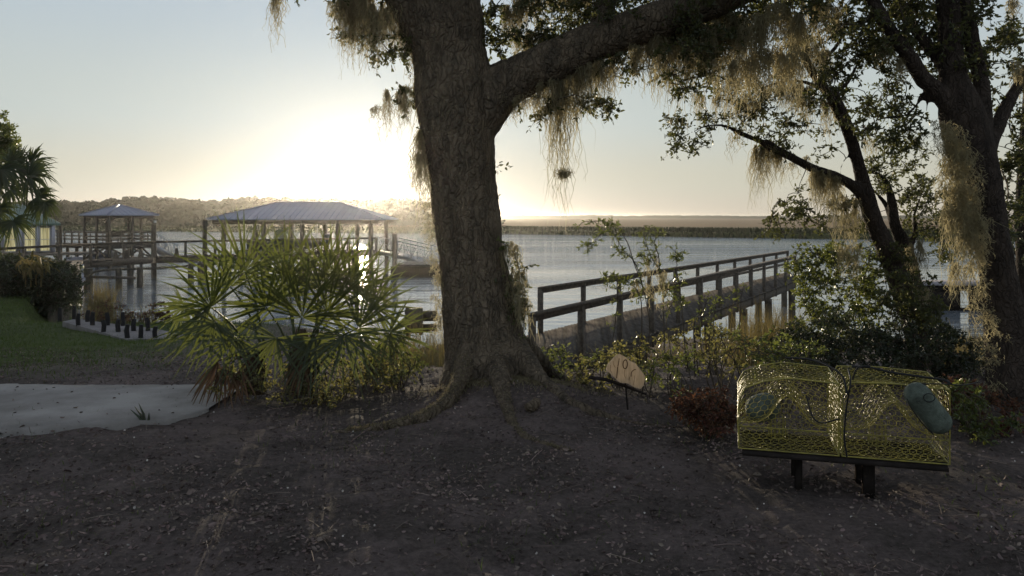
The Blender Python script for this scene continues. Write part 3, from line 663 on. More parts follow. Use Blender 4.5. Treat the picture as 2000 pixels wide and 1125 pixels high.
m_ = MB(); m_.box(P(800, 517, 52) + [0, 0, .05], (2.2, .5, .16)); m_.box(P(800, 517, 52) + [.3, 0, .16], (1.2, .4, .1)); obj('kayak', m_, M['concrete'], None, label='low pale dinghy cover lying on the floating dock', cat='cover')
# low grey drive-on float behind the gazebo piles
js = thing('jet_ski_float', 'low grey drive-on float on the water behind the gazebo piles', 'float', (*P(200, 490, 60)[:2], WZ))
m_ = MB(); m_.box(P(195, 492, 62) * [1, 1, 0] + [0, 0, -1.9], (4.6, 2.4, .6)); obj('float', m_, M['lavender'], js, bevel=.12)
m_ = MB(); m_.box(P(205, 484, 62) * [1, 1, 0] + [0, 0, -1.42], (1.7, 1.0, .35)); m_.box(P(212, 484, 62) * [1, 1, 0] + [0, 0, -1.2], (.5, .6, .3)); obj('cradle', m_, M['lavender'], js, bevel=.1)
fl2 = thing('floating_dock', 'small grey floating dock at the foot of the gangway right of the gazebo', 'dock', (*P(350, 505, 68)[:2], WZ))
m_ = MB(); m_.box(P(372, 0, 68) * [1, 1, 0] + [0, .5, -2.15], (3.0, 3, .5)); obj('float', m_, M['wood'], fl2)

# boathouse
Db = 51.0; bh = thing('boathouse', 'long open boathouse with grey hipped metal roof beneath the sun', 'boathouse', (*P(590, 500, Db)[:2], WZ))
x0 = P(402, 0, Db)[0]; x1 = P(747, 0, Db)[0]; y0, y1 = Db, Db + 7.2; ze = 1.48; zr = 2.66; xr0 = x0 + 3.75; xr1 = x1 - 3.6; ym = (y0 + y1) / 2
rv = [[x0, y0, ze], [x1, y0, ze], [x1, y1, ze], [x0, y1, ze], [xr0, ym, zr], [xr1, ym, zr]]
m_ = MB(); m_.add(rv, [[0, 1, 5, 4], [2, 3, 4, 5]]); m_.add(rv, [[1, 2, 5], [3, 0, 4]])
rv2 = [[a, b_, c - .08] for a, b_, c in rv]; m_.add(rv2, [[1, 0, 4, 5], [3, 2, 5, 4]]); m_.add(rv2, [[2, 1, 5], [0, 3, 4]])
m_.add(rv[:4] + rv2[:4], [[0, 4, 5, 1], [1, 5, 6, 2], [2, 6, 7, 3], [3, 7, 4, 0]])
roof = obj('roof', m_, M['metalroof'], bh)
m_ = MB(); nn = 30
for k in range(1, nn):
    x = x0 + (x1 - x0) * k / nn; f = min(1, (x - x0) / (xr0 - x0), (x1 - x) / (x1 - xr1)); m_.beam([x, y0, ze + .012], [x, y0 + (ym - y0) * f, ze + (zr - ze) * f + .012], .035, .025)
m_.beam([xr0, ym, zr + .03], [xr1, ym, zr + .03], .12, .04); m_.beam([x0, y0, ze + .03], [xr0, ym, zr + .03], .1, .04); m_.beam([x1, y0, ze + .03], [xr1, ym, zr + .03], .1, .04)
obj('roof_seam', m_, M['metalroof'], bh)
for yy in (y0 + .35, y1 - .35): m_ = MB(); m_.beam([x0 + .3, yy, ze - .2], [x1 - .3, yy, ze - .2], .15, .28); obj('eave_beam', m_, M['wood'], bh)
for px in (437, 499, 515, 590, 660, 724):
    for yy in (y0 + .4, y1 - .4): pile(bh, P(px, 0, Db + .4)[0] * (1 if yy < Db + 2 else 1.0), yy, ze - .1, .16, 'post')
m_ = MB()
for k in range(40): x = x0 + (x1 - x0) * (k + .5) / 40; m_.box([x, y1 - .8, ZL], ((x1 - x0) / 40 - .02, 1.6, .06))
for k in range(22): m_.box([P(570, 0, Db)[0] + k * .19, y0 + 1.3, ZL], (.17, 2.2, .06))
m_.box([P(630, 0, Db)[0], y0 + .25, ZL - .2], (4.4, .08, .3)); m_.box([(x0 + x1) / 2, y1 - 1.6, ZL - .2], (x1 - x0, .08, .3))
obj('deck', m_, M['wood2'], bh)
pl = thing('mooring_pile', 'tall dark pile at the left corner of the boathouse roof', 'pile', (*P(400, 505, 49.5)[:2], WZ)); pile(pl, *P(400, 0, 49.5)[:2], 1.45, .15)
m_ = MB()                                   # skiff dinghy dock box under the roof: stored gear
bx = thing('boat', 'dark hulled motorboat on a lift beneath the boathouse roof', 'boat', (*P(550, 470, 54)[:2], -.4))
def hull(cx, cy, z0, L, W, H, rz=0):
    st = np.linspace(0, 1, 12); mb_ = MB(); rows_ = []
    for t in st:
        wv = W / 2 * (1 - max(0, (t - .55) / .45) ** 2.2); zk = z0 + H * .55 * max(0, (t - .6) / .4) ** 2; sh = z0 + H * (1 + .18 * t)
        sec = [(-wv, sh), (-wv * .96, z0 + H * .55), (-wv * .7, z0 + H * .2 + (zk - z0) * .6), (0, zk), (wv * .7, z0 + H * .2 + (zk - z0) * .6), (wv * .96, z0 + H * .55), (wv, sh), (wv * .9, sh - .04), (-wv * .9, sh - .04)]
        rows_.append([[(t - .5) * L, a_, b__] for a_, b__ in sec])
    A_ = np.array(rows_); cs_, sn_ = math.cos(rz), math.sin(rz); x_ = A_[..., 0] * cs_ - A_[..., 1] * sn_ + cx; y_ = A_[..., 0] * sn_ + A_[..., 1] * cs_ + cy
    A_ = np.stack([x_, y_, A_[..., 2]], -1); k_ = 9; i_, j_ = np.meshgrid(np.arange(k_), np.arange(11)); a_ = j_ * k_ + i_; b__ = j_ * k_ + (i_ + 1) % k_
    mb_.add(A_.reshape(-1, 3), np.stack([a_, b__, b__ + k_, a_ + k_], -1).reshape(-1, 4)); mb_.add(A_[0], [[0, m__, m__ + 1] for m__ in range(1, 8)]); return mb_
bc = P(552, 0, 54.6); obj('hull', hull(bc[0] + .5, bc[1], -.75, 5.6, 2.0, .75, R(12)), M['boathull'], bx, smooth=False)
m_ = MB(); a = np.linspace(0, np.pi, 9)
arc = [(math.cos(t) * .42, math.sin(t) * .62) for t in a]; m_.prism(arc, .5, o=[bc[0] - .1, bc[1] - .2, .12]); obj('windscreen', m_, M['boatwhite'], bx)
m_ = MB()
for sx in (-.8, -.5, .45, .85): m_.beam([bc[0] + sx, bc[1], .05], [bc[0] + sx * .8, bc[1], .85], .04, .04)
m_.beam([bc[0] - .65, bc[1], .85], [bc[0] + .7, bc[1], .85], .05, .05); obj('rail', m_, M['boathull'], bx); m_ = MB(); m_.box([bc[0] + 3.1, bc[1] + .5, .05], (.45, .4, .7)); obj('motor', m_, M['boathull'], bx, bevel=.06)
m_ = MB()
for sx in (-1.6, 1.7):
    m_.beam([bc[0] + sx, y0 + .5, -.85], [bc[0] + sx, y1 - .5, -.85], .15, .22)
    for yy in (y0 + .6, y1 - .6): m_.beam([bc[0] + sx, yy, -.85], [bc[0] + sx, yy, ze - .3], .02, .02)
obj('lift', m_, M['alu'], None, label='metal boat lift beams and cables under the motorboat', cat='boat lift')

# cabin far left
Dc = 55.0; cb = thing('cabin', 'small dockside cabin with green grey hipped roof and three cream windows with sun glow put into the curtains', 'cabin', (P(108, 0, Dc)[0], Dc, ZL))
PSI = R(30.7)
def cu_(px): k = (px - 1000) / F; c_ = P(108, 0, Dc)[0]; return c_ + (k * Dc - c_) / (math.cos(PSI) - k * math.sin(PSI))
cx0 = cu_(-60); cx1 = cu_(108); zt = 1.12; cy1 = Dc + 5
M['cabinwall'] = M['lavender']
wins = [(8, 33), (46, 71), (77, 99)]; zlo = CAMZ - (491 - HZ) / F * Dc; zhi = CAMZ - (443 - HZ) / F * Dc
def wall_with_holes(mbx, y, xa, xb, za, zb, holes, th_=.12):
    xs_ = [xa]; 
    for h0, h1 in holes: xs_ += [h0, h1]
    xs_.append(xb)
    for k in range(0, len(xs_), 2):
        if xs_[k + 1] - xs_[k] > .01: mbx.box([(xs_[k] + xs_[k + 1]) / 2, y, (za + zb) / 2], (xs_[k + 1] - xs_[k], th_, zb - za))
    for h0, h1 in holes:
        mbx.box([(h0 + h1) / 2, y, (zhi + zb) / 2], (h1 - h0 - .004, th_ - .01, zb - zhi)); mbx.box([(h0 + h1) / 2, y, (za + zlo) / 2], (h1 - h0 - .004, th_ - .01, zlo - za))
holes = [(cu_(a), cu_(b_)) for a, b_ in wins]
m_ = MB(); wall_with_holes(m_, Dc, cx0, cx1, ZL, zt, holes)
wall_with_holes(m_, cy1, cx0, cx1, ZL, zt, [(h0 - .1, h1 + .05) for h0, h1 in holes])
m_.box([cx0 + .06, (Dc + cy1) / 2, (ZL + zt) / 2], (.12, cy1 - Dc - .13, zt - ZL)); m_.box([cx1 - .06, (Dc + cy1) / 2, (ZL + zt) / 2], (.12, cy1 - Dc - .13, zt - ZL))
m_.box([(cx0 + cx1) / 2, (Dc + cy1) / 2, ZL - .05], (cx1 - cx0, cy1 - Dc, .09)); obj('wall', m_, M['cabinwall'], cb)
M['curtain'] = mat('curtain_sun_glow', (.62, .58, .36), .9, .1, col2=(.26, .22, .10), scale=1.6, stretch=(3, 1, .05))
_b = M['curtain'].node_tree.nodes['Principled BSDF']; M['curtain'].node_tree.links.new(_b.inputs['Base Color'].links[0].from_socket, _b.inputs['Emission Color']); _b.inputs['Emission Strength'].default_value = .55   # added glow stands in for sunlight coming through the curtains
for k, (h0, h1) in enumerate(holes):
    m_ = MB(); fw = .07; zc = (zlo + zhi) / 2; y = Dc - .05
    for xx in (h0 + fw / 2, h1 - fw / 2): m_.box([xx, y, zc], (fw, .1, zhi - zlo))
    for zz in (zlo + fw / 2, zhi - fw / 2, zc): m_.box([(h0 + h1) / 2, y, zz], (h1 - h0 - 2 * fw - .004, .09, fw if zz != zc else .04))
    wf = obj('window', m_, M['white'], cb)
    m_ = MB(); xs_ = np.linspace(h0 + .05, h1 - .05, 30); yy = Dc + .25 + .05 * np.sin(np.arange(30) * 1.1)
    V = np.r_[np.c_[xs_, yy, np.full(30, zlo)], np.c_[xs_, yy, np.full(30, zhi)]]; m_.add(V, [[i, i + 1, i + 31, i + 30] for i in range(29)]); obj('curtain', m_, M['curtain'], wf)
m_ = MB(); ex0, ex1, ey0, ey1 = cx0 - .4, cx1 + .35, Dc - .5, cy1 + .5; rz0, rz1 = zt + .02, 2.55; pk0 = cx0 + 2.2; pk1 = cx1 - 2.1; ymc = (ey0 + ey1) / 2
rv = [[ex0, ey0, rz0], [ex1, ey0, rz0], [ex1, ey1, rz0], [ex0, ey1, rz0], [pk0, ymc, rz1], [pk1, ymc, rz1]]
m_.add(rv, [[0, 1, 5, 4], [2, 3, 4, 5]]); m_.add(rv, [[1, 2, 5], [3, 0, 4]]); m_.add([[a, b_, c - .03] for a, b_, c in rv[:4]], [[3, 2, 1, 0]]); m_.add(rv[:4] + [[a, b_, c - .14] for a, b_, c in rv[:4]], [[0, 4, 5, 1], [1, 5, 6, 2], [2, 6, 7, 3], [3, 7, 4, 0]])
M['greenroof'] = mat('green_roof', (.10, .17, .15), .5, .4, col2=(.07, .11, .10), scale=3)
obj('roof', m_, M['greenroof'], cb)
for px in (40, 74, 104): m_ = MB(); q = [cu_(px), Dc - .35]; m_.box([q[0], q[1], (ZL + zt) / 2], (.2, .2, zt - ZL)); obj('porch_post', m_, M['lavender'], cb)
m_ = MB(); m_.box([(cx0 + cx1) / 2 + 1, Dc - 1.6, ZL - .08], (cx1 - cx0 + 3, 3.2, .1)); obj('porch', m_, M['wood'], cb); cb.rotation_euler = (0, 0, PSI)
# bulkhead at the promontory end
bk_ = thing('bulkhead', 'dark timber bulkhead with a cap board below the walkway on the left', 'bulkhead', (*P(150, 590, 38)[:2], WZ))
m_ = MB(); a = P(152, 0, 38.3)[:2]; b_ = P(-60, 0, 39.5)[:2]; c = np.array([-13.4, 22.4])
m_.beam([*a, -1.75], [*b_, -1.75], .25, 2.2); m_.beam([*a, -1.75], [*c, -1.75], .25, 2.2); obj('wall', m_, M['pile'], bk_)
m_ = MB(); m_.beam([*a, -.62], [*b_, -.62], .5, .08); m_.beam([*a, -.62], [*c, -.62], .45, .078); obj('cap', m_, M['wood'], bk_)
m_ = MB()
for k in range(11):
    p = P(148, 520 + k * 6.4, 37.9); m_.box(p, (.55 + rng.uniform(-.1, .15), .5, .15 + rng.uniform(-.02, .02)), rz=rng.uniform(-.2, .2))
obj('block_stack', m_, M['lavender'], None, label='stack of pale purple concrete blocks at the promontory corner', cat='blocks', )
m_ = MB(); m_.tube([P(157, 590, 37.5), P(157, 556, 37.5), P(157, 524, 37.5)], [.05, .05, .05], 8); m_.box(P(159, 522, 37.5), (.2, .1, .14)); obj('pole', m_, M['yellowpvc'], None, label='thin pale yellow pole standing beside the thick pile under the walkway', cat='pole')

# small timber bulkhead remnant right of the palmetto
tbk = thing('timber_crib', 'weathered timber corner box at the water behind the palmetto', 'crib', P(820, 650, 13))
p = P(822, 625, 13); m_ = MB(); m_.box(P(808, 625, 13), (.28, .5, .38), rz=.1); m_.box(P(836, 617, 13.2), (.33, .1, .17), rz=.12); m_.box(P(836, 640, 13.1), (.3, .1, .12), rz=.12); obj('planks', m_, M['wood'], tbk)
m_ = MB(); m_.box(P(797, 630, 12.8), (.07, .1, .5)); m_.box(P(822, 628, 12.8), (.06, .08, .44)); obj('post', m_, M['pile'], tbk)

# floating dock seen between the right trunks
rd = thing('landing_stage', 'dark low landing stage with a square gap seen between the right trunks', 'dock', (*P(1860, 608, 32)[:2], WZ))
Dr = 32.0; xa = P(1770, 0, Dr)[0]; xb = P(2060, 0, Dr)[0]; zt_ = -1.22; g0 = P(1877, 0, Dr)[0]; g1 = P(1896, 0, Dr)[0]
m_ = MB()
for k in range(30): m_.box([xa + (k + .5) * (xb - xa) / 30, Dr + 1.0, zt_], ((xb - xa) / 30 - .015, 2.2, .06))
M['greydeck'] = mat('bleached_deck', (.30, .28, .30), .8, .3, var=.3, scale=3)
obj('deck', m_, M['greydeck'], rd)
m_ = MB()
for a, b_ in ((xa, g0), (g1, xb)):
    m_.box([(a + b_) / 2, Dr + .1, -1.85], (b_ - a, .12, 1.0))
m_.box([(xa + xb) / 2, Dr + .02, zt_ - .14], (xb - xa, .08, .22)); m_.box([(g0 + g1) / 2, Dr + .1, -2.27], (g1 - g0 - .01, .1, .16)); obj('skirt', m_, M['darkwood'], rd)

# ------------------------------------------------------------------ crab traps on their bench
TA = np.array([P(1443, 0, 4.5)[0], 4.5]); TB = np.array([P(1855, 0, 4.2)[0], 4.2])
ex = nrm(TB - TA); ey = np.array([-ex[1], ex[0]]); Lt = np.linalg.norm(TB - TA); zb = .247
def TP(u, v, z): q = TA + ex * u + ey * v; return np.array([q[0], q[1], z])
def hexsheet(mb_, fn, W, H, cell=.040, r=.0018, jit=.0016):
    """hexagonal wire netting mapped through fn(u,v)->xyz"""
    a = cell / math.sqrt(3); pts_ = []; segs = []
    nx_ = int(W / cell) + 1; ny_ = int(H / (1.5 * a)) + 1
    for j in range(ny_ + 1):
        for i in range(nx_ + 1):
            cx_ = (i + .5 * (j % 2)) * cell; cy_ = j * 1.5 * a
            c_ = [(cx_ + a * math.sin(R(60 * k)), cy_ + a * math.cos(R(60 * k))) for k in (0, 1, 2, 3)]
            for k in range(3):
                (u0, v0), (u1, v1) = c_[k], c_[k + 1]
                if -.001 <= min(u0, u1) and max(u0, u1) <= W + .001 and -.001 <= min(v0, v1) and max(v0, v1) <= H + .001: segs.append((u0, v0, u1, v1))
    sg = np.array(segs); 
    def jt(u, v): return fn(u + jit * np.sin(u * 311 + v * 57) + .003 * np.sin(u * 23 + v * 17), v + jit * np.sin(v * 293 + u * 71) + .003 * np.sin(u * 19 - v * 13)) + np.stack([.003 * np.sin(u * 21 + 1) * np.sin(v * 15), .007 * np.sin(u * 12 + 2) * np.sin(v * 9 + 1), .003 * np.sin(u * 27 + v * 9)], -1)
    A_ = jt(sg[:, 0], sg[:, 1]); B_ = jt(sg[:, 2], sg[:, 3]); tubes3(mb_, np.stack([A_, B_], 1), np.full((len(sg), 2), r))
def VP(u, v, z): return np.stack([TA[0] + ex[0] * u + ey[0] * v, TA[1] + ex[1] * u + ey[1] * v, z + 0 * u], -1)
DT = .50
def trap(u0, u1, zTL, zTP, zTR, label):
    t_ = thing('crab_trap', label, 'crab trap', TP((u0 + u1) / 2, DT / 2, zb), group='yellow wire crab traps side by side on the bench')
    Wt = u1 - u0
    def ztop(u): s_ = np.clip(u / Wt, 0, 1); return np.interp(s_, [0, .06, .25, .5, .8, 1], [zTL - .07, zTL, lerp(zTL, zTP, .62)*1.0, zTP, lerp(zTP, zTR, .6), zTR])
    m_ = MB()
    hexsheet(m_, lambda u, v: VP(u0 + u, 0 * u - .012 * np.sin(np.pi * np.clip(v / .5, 0, 1)), zb + v * (ztop(u) - zb) / .5), Wt, .5)
    obj('front_netting', m_, M['trap'], t_)
    m_ = MB(); hexsheet(m_, lambda u, v: VP(u0 + u, DT + 0 * u, zb + v * (ztop(u) - zb) / .5), Wt, .5)
    hexsheet(m_, lambda u, v: VP(u0 + 0 * u, u, zb + v * (ztop(0 * u) - zb) / .5), DT, .5)
    hexsheet(m_, lambda u, v: VP(u0 + Wt + 0 * u, u, zb + v * (ztop(Wt + 0 * u) - zb) / .5), DT, .5); obj('side_netting', m_, M['trap'], t_)
    m_ = MB(); hexsheet(m_, lambda u, v: VP(u0 + u, v, ztop(u) - .03 * np.sin(np.pi * np.clip(v / DT, 0, 1)) * np.sin(np.pi * np.clip(u / Wt, 0, 1))), Wt, DT); obj('top_netting', m_, M['trap'], t_)
    m_ = MB(); hexsheet(m_, lambda u, v: VP(u0 + u, v, zb + .004 + 0 * u), Wt, DT)
    # inner parlour wall: a peaked sheet
    hexsheet(m_, lambda u, v: VP(u0 + u, v, zb + .15 + .17 * np.exp(-((u - Wt * .5) / .10) ** 2) - .03 * np.sin(v * 9)), Wt, DT, cell=.034)
    obj('inner_netting', m_, M['trap'], t_)
    m_ = MB(); r = .0042
    def edge(pts_): m_.tube(np.array(pts_), r, 6)
    us = np.linspace(0, Wt, 16); 
    for v in (0, DT): edge([TP(u0 + u, v, float(ztop(u))) for u in us]); edge([TP(u0, v, zb), TP(u0 + Wt / 2, v, zb), TP(u0 + Wt, v, zb)])
    for u in (0, Wt):
        edge([TP(u0 + u, 0, float(ztop(u))), TP(u0 + u, DT / 2, float(ztop(u)) - .005), TP(u0 + u, DT, float(ztop(u)))]); edge([TP(u0 + u, 0, zb), TP(u0 + u, DT / 2, zb), TP(u0 + u, DT, zb)])
        for v in (0, DT): edge([TP(u0 + u, v, zb), TP(u0 + u, v, zb + .25), TP(u0 + u, v, float(ztop(u)))])
    edge([TP(u0 + u, 0, zb + .13) for u in us])
    obj('frame', m_, M['trapedge'], t_, smooth=True)
    # entrance funnel and bait well
    m_ = MB(); cc = TP(u0 + Wt * .42, .28, 0); a = np.linspace(0, 2 * np.pi, 13)[:-1]
    for k in range(12):
        for zz in (.0, .1, .2): pass
    ring = lambda rr, zz: np.array([[cc[0] + math.cos(t) * rr, cc[1] + math.sin(t) * rr, zb + zz] for t in np.r_[a, a[0]]])
    for rr, zz in ((.05, .01), (.05, .07), (.05, .13)): m_.tube(ring(rr, zz), .002, 4, cap=False)
    for t in a: m_.tube([[cc[0] + math.cos(t) * .05, cc[1] + math.sin(t) * .05, zb + z_] for z_ in (.01, .07, .13)], .0018, 4)
    obj('bait_well', m_, M['trapedge'], t_)
    return t_
tl = trap(0, Lt * .492, .60, .672, .655, 'yellow wire crab trap on the left, its top sagging, round float inside')
tr_ = trap(Lt * .508, Lt, .665, .672, .655, 'yellow wire crab trap on the right with a long pale float')
def capsule(c, axis, L, r, n=14, m=12):
    axis = nrm(axis); t = np.linspace(-1, 1, m * 2 + 1); pts_ = []; rad_ = []
    for s_ in t:
        x = s_ * (L / 2); e = L / 2 - r; rr = r if abs(x) <= e else math.sqrt(max(0, r * r - (abs(x) - e) ** 2)); pts_.append(np.array(c) + axis * x); rad_.append(max(rr, .002))
    mb_ = MB(); mb_.tube(pts_, rad_, n); return mb_
m_ = capsule(P(1489, 796, 4.72), [1, .1, .25], .21, .085); obj('float_buoy', m_, M['buoy'], None, True, 'round pale green float resting inside the left crab trap', 'float')
fb = thing('float_buoy', 'long pale green float slanting against the front of the right crab trap', 'float', P(1812, 797, 4.16))
m_ = capsule(P(1812, 797, 4.13), P(1845, 838, 4.13) - P(1780, 756, 4.13), .315, .068, 18, 14); obj('foam_body', m_, M['buoy'], fb, True)
m_ = MB(); a = np.linspace(0, 2 * np.pi, 20); cc = P(1815, 777, 4.055); m_.tube([cc + [math.cos(t) * .027, .012 * math.sin(t * .5) - .006, math.sin(t) * .022] for t in a], .0022, 6, cap=False); obj('cord_loop', m_, M['black'], fb)
def cord(pts_, r, label=None, name='cord', cat='cord', mt=None, parent=None):
    m_ = MB(); m_.tube(smooth_path(pts_, 8), r, 7); return obj(name, m_, mt or M['black'], parent, True, label, cat)
cord([P(1535, 699, 4.85), P(1580, 702, 4.7), P(1620, 716, 4.5), P(1645, 735, 4.36), P(1655, 770, 4.28)], .006, 'black cord lying over the top of the left crab trap')
cord([P(1664, 716, 4.55), P(1700, 718, 4.5), P(1740, 727, 4.4), P(1800, 736, 4.3), P(1842, 742, 4.2), P(1858, 750, 4.14)], .007, 'black cord lying over the top of the right crab trap')
cord([P(1654, 892, 4.3), P(1649, 850, 4.3), P(1654, 790, 4.3), P(1661, 748, 4.28), P(1657, 722, 4.45)], .005, 'black cord hanging in the seam between the two crab traps')
cord([P(1665, 742, 4.28), P(1672, 722, 4.27), P(1684, 716, 4.25), P(1700, 716, 4.22)], .005, 'short black cord looping at the top corner of the right trap')
cord([P(1566, 766, 4.45), P(1574, 772, 4.4), P(1582, 800, 4.35), P(1590, 818, 4.32), P(1606, 826, 4.3), P(1640, 818, 4.3)], .004, 'thin black cord curling inside the left crab trap')
cord([P(1770, 760, 4.15), P(1790, 751, 4.12), P(1840, 750, 4.12), P(1880, 752, 4.2), P(1912, 746, 4.3)], .003, 'thin dark line trailing right from the long float')
cord([P(1768, 762, 4.15), P(1776, 790, 4.10), P(1800, 825, 4.1), P(1822, 848, 4.1), P(1818, 842, 4.1)], .0028, 'thin cord running down the left side of the long float')
cord([P(1844, 758, 4.2), P(1853, 790, 4.18), P(1853, 850, 4.18)], .0028, 'thin dark line hanging at the right corner of the right trap')
bn = thing('bench', 'low dark wooden bench carrying the two crab traps', 'bench', TP(Lt / 2, .25, 0))
m_ = MB()
for v in (.10, .26, .42): m_.beam(TP(.02, v - .05, zb - .024), TP(Lt - .01, v - .05, zb - .024), .15, .022)
obj('seat', m_, M['darkwood'], bn)
for u in (.34, .72):
    for v in (.14, .40): m_ = MB(); p = TP(u, v, 0); g0_ = pz(p[0], p[1]) - .03; m_.box([p[0], p[1], (zb - .05 + g0_) / 2], (.035 if u != .72 else .06, .04, zb - .05 - g0_), rz=-.1); obj('leg', m_, M['darkwood'], bn)
m_ = MB(); m_.beam(TP(.1, .46, .12), TP(Lt + .1, .46, .12), .03, .09); obj('apron', m_, M['darkwood'], bn)

# sign board
sg_ = thing('sign', 'pale weathered board with twig shadows painted as dark ring and strokes leaning in the brush', 'sign', P(1222, 770, 5.9))
Ds = 5.9; pts_ = [P(1211, 694, Ds), P(1221, 699, Ds), P(1229, 706, Ds), P(1242, 712, Ds), P(1254, 727, Ds), P(1260, 735, Ds), P(1256, 752, Ds), P(1250, 758, Ds), P(1238, 755, Ds), P(1225, 748, Ds), P(1210, 746, Ds), P(1200, 737, Ds), P(1184, 723, Ds), P(1188, 713, Ds), P(1203, 698, Ds)]
n = len(pts_); A_ = np.array(pts_); A_[:, 1] += (A_[:, 2] - A_[:, 2].mean()) * .25; Bk = A_ + [0, .02, .004]
m_ = MB(); cF = A_.mean(0); cB = Bk.mean(0); m_.add(np.vstack([A_, cF]), [[n, (i + 1) % n, i] for i in range(n)]); m_.add(np.vstack([Bk, cB]), [[n, i, (i + 1) % n] for i in range(n)]); m_.add(np.vstack([A_, Bk]), [[i, (i + 1) % n, n + (i + 1) % n, n + i] for i in range(n)])
obj('board', m_, M['sign'], sg_)
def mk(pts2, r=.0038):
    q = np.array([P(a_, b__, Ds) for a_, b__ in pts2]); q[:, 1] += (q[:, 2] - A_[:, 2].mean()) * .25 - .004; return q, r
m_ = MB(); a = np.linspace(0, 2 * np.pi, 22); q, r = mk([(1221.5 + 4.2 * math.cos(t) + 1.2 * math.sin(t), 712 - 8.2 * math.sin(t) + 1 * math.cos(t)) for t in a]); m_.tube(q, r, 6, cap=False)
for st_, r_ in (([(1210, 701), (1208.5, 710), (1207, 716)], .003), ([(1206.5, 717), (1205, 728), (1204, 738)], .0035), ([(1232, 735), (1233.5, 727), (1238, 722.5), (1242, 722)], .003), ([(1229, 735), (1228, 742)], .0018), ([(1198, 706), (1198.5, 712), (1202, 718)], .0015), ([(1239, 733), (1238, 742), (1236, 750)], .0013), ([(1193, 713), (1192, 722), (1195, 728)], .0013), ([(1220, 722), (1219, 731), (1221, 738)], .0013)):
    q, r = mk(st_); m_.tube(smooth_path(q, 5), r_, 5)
obj('twig_shadow_marks', m_, M['twigshadow'], sg_)  # shadows of twigs on the board, built as dark strokes
m_ = MB(); m_.tube([P(1150, 737, 5.95), P(1185, 742, 5.93), P(1215, 752, 5.93), P(1262, 770, 6.0)], [.012, .014, .013, .008], 7); m_.tube([P(1226, 800, 5.98), P(1223, 765, 5.97), P(1220, 730, 5.97)], [.008, .007, .006], 7); obj('stake', m_, M['darkwood'], sg_)

# ------------------------------------------------------------------ the great oak
OD = 7.5
oak = thing('live_oak', 'massive dark live oak trunk in the middle with one long limb reaching right', 'tree', (-.25, OD, 0))
T = [
 [(958, 770, 7.3, 220), (955, 725, 7.35, 188), (950, 690, 7.4, 166), (940, 640, 7.45, 152), (932, 580, 7.5, 143), (922, 500, 7.5, 130), (912, 420, 7.5, 131), (902, 340, 7.5, 134), (895, 270, 7.5, 142), (887, 190, 7.5, 158), (878, 110, 7.5, 148), (862, 20, 7.5, 160), (845, -90, 7.6, 170), (830, -260, 7.8, 150), (815, -480, 8.1, 110)],
 [(905, 262, 7.5, 110), (945, 210, 7.5, 100), (985, 165, 7.48, 92), (1050, 135, 7.42, 82), (1140, 90, 7.35, 80), (1240, 55, 7.25, 78), (1340, 20, 7.15, 76), (1460, -30, 7.0, 70), (1620, -90, 6.8, 58), (1800, -160, 6.6, 45)],
 [(850, 90, 7.5, 90), (815, 30, 7.45, 85), (780, -30, 7.4, 85), (720, -120, 7.3, 80), (620, -240, 7.1, 60)],
 [(1170, 85, 7.35, 50), (1180, 20, 7.45, 42), (1210, -60, 7.6, 36), (1260, -180, 7.8, 30)],
]
def ground_hit(px, py, k):
    D = 6.0
    for _ in range(40): z = pz((px - 1000) / F * D, D) + k; D = .5 * D + .5 * (CAMZ - z) * F / (py - HZ)
    return D
def gl(lst):          # root limbs: (px, py, height above ground, diameter_px)
    return [(a, b_, ground_hit(a, b_, h), d) for a, b_, h, d in lst]
T += [
 [(925, 680, 7.35, 60), (915, 708, 7.1, 50), (908, 722, 6.95, 42)] + gl([(892, 756, .07, 32), (868, 790, .03, 28), (820, 818, .01, 26), (760, 834, .005, 20), (700, 842, .0, 15), (640, 848, -.01, 9)]),
 [(965, 690, 7.3, 60)] + gl([(978, 752, .0, 40), (990, 795, .0, 24), (1006, 835, .0, 17), (1032, 858, .0, 13), (1075, 872, .0, 10), (1130, 884, -.003, 7)]),
 [(1005, 680, 7.3, 60)] + gl([(1062, 748, .0, 34), (1115, 786, -.004, 24), (1175, 812, -.004, 18), (1240, 826, -.004, 13), (1330, 838, -.006, 8)]),
 [(1020, 680, 7.4, 50)] + gl([(1085, 735, .0, 26), (1150, 758, -.004, 16), (1220, 775, -.006, 9)]),
 gl([(1030, 800, .03, 24), (1046, 788, .05, 22), (1050, 786, .07, 15)]),
]
limbs = [limb(t) for t in T]; wood('trunk', limbs, M['bark'], oak, .018, .05)
oaknodes = np.concatenate([p for p, r in limbs[:4]])
Lm, Tm = MB(), MB()
C = np.concatenate([
 region(700, 10, 55, 70, 7.4, .5, 13), region(765, 85, 45, 40, 7.4, .3, 12), region(640, -60, 120, 60, 7.3, .6, 30), region(780, 190, 40, 18, 7.4, .2, 3),
 region(965, 60, 28, 65, 7.6, .3, 11), region(1060, 20, 100, 85, 7.7, .5, 60), region(1200, -20, 140, 60, 7.6, .6, 46),
 region(1060, 210, 95, 26, 7.5, .3, 8), region(1170, 215, 34, 22, 7.5, .2, 6), region(1240, 120, 60, 30, 7.4, .3, 8),
 region(1390, 50, 90, 60, 7.1, .5, 40), region(1430, -10, 160, 60, 7.2, .6, 50), region(1560, 10, 110, 70, 7.2, .5, 24), region(1330, 130, 60, 45, 7.1, .4, 12)])
sprays(Lm, Tm, C, .17, 7, 9, .046); connect(Tm, C, oaknodes)
# crown above the frame, which shades the ground
ca = np.c_[rng.uniform(-6, 6, 420), rng.uniform(3.0, 12, 420), rng.uniform(5.2, 7.4, 420)]
ok = (ca[:, 2] - CAMZ) / ca[:, 1] > (HZ + 70) / F; ca = ca[ok]
sprays(Lm, Tm, ca, .5, 7, 10, .10); 
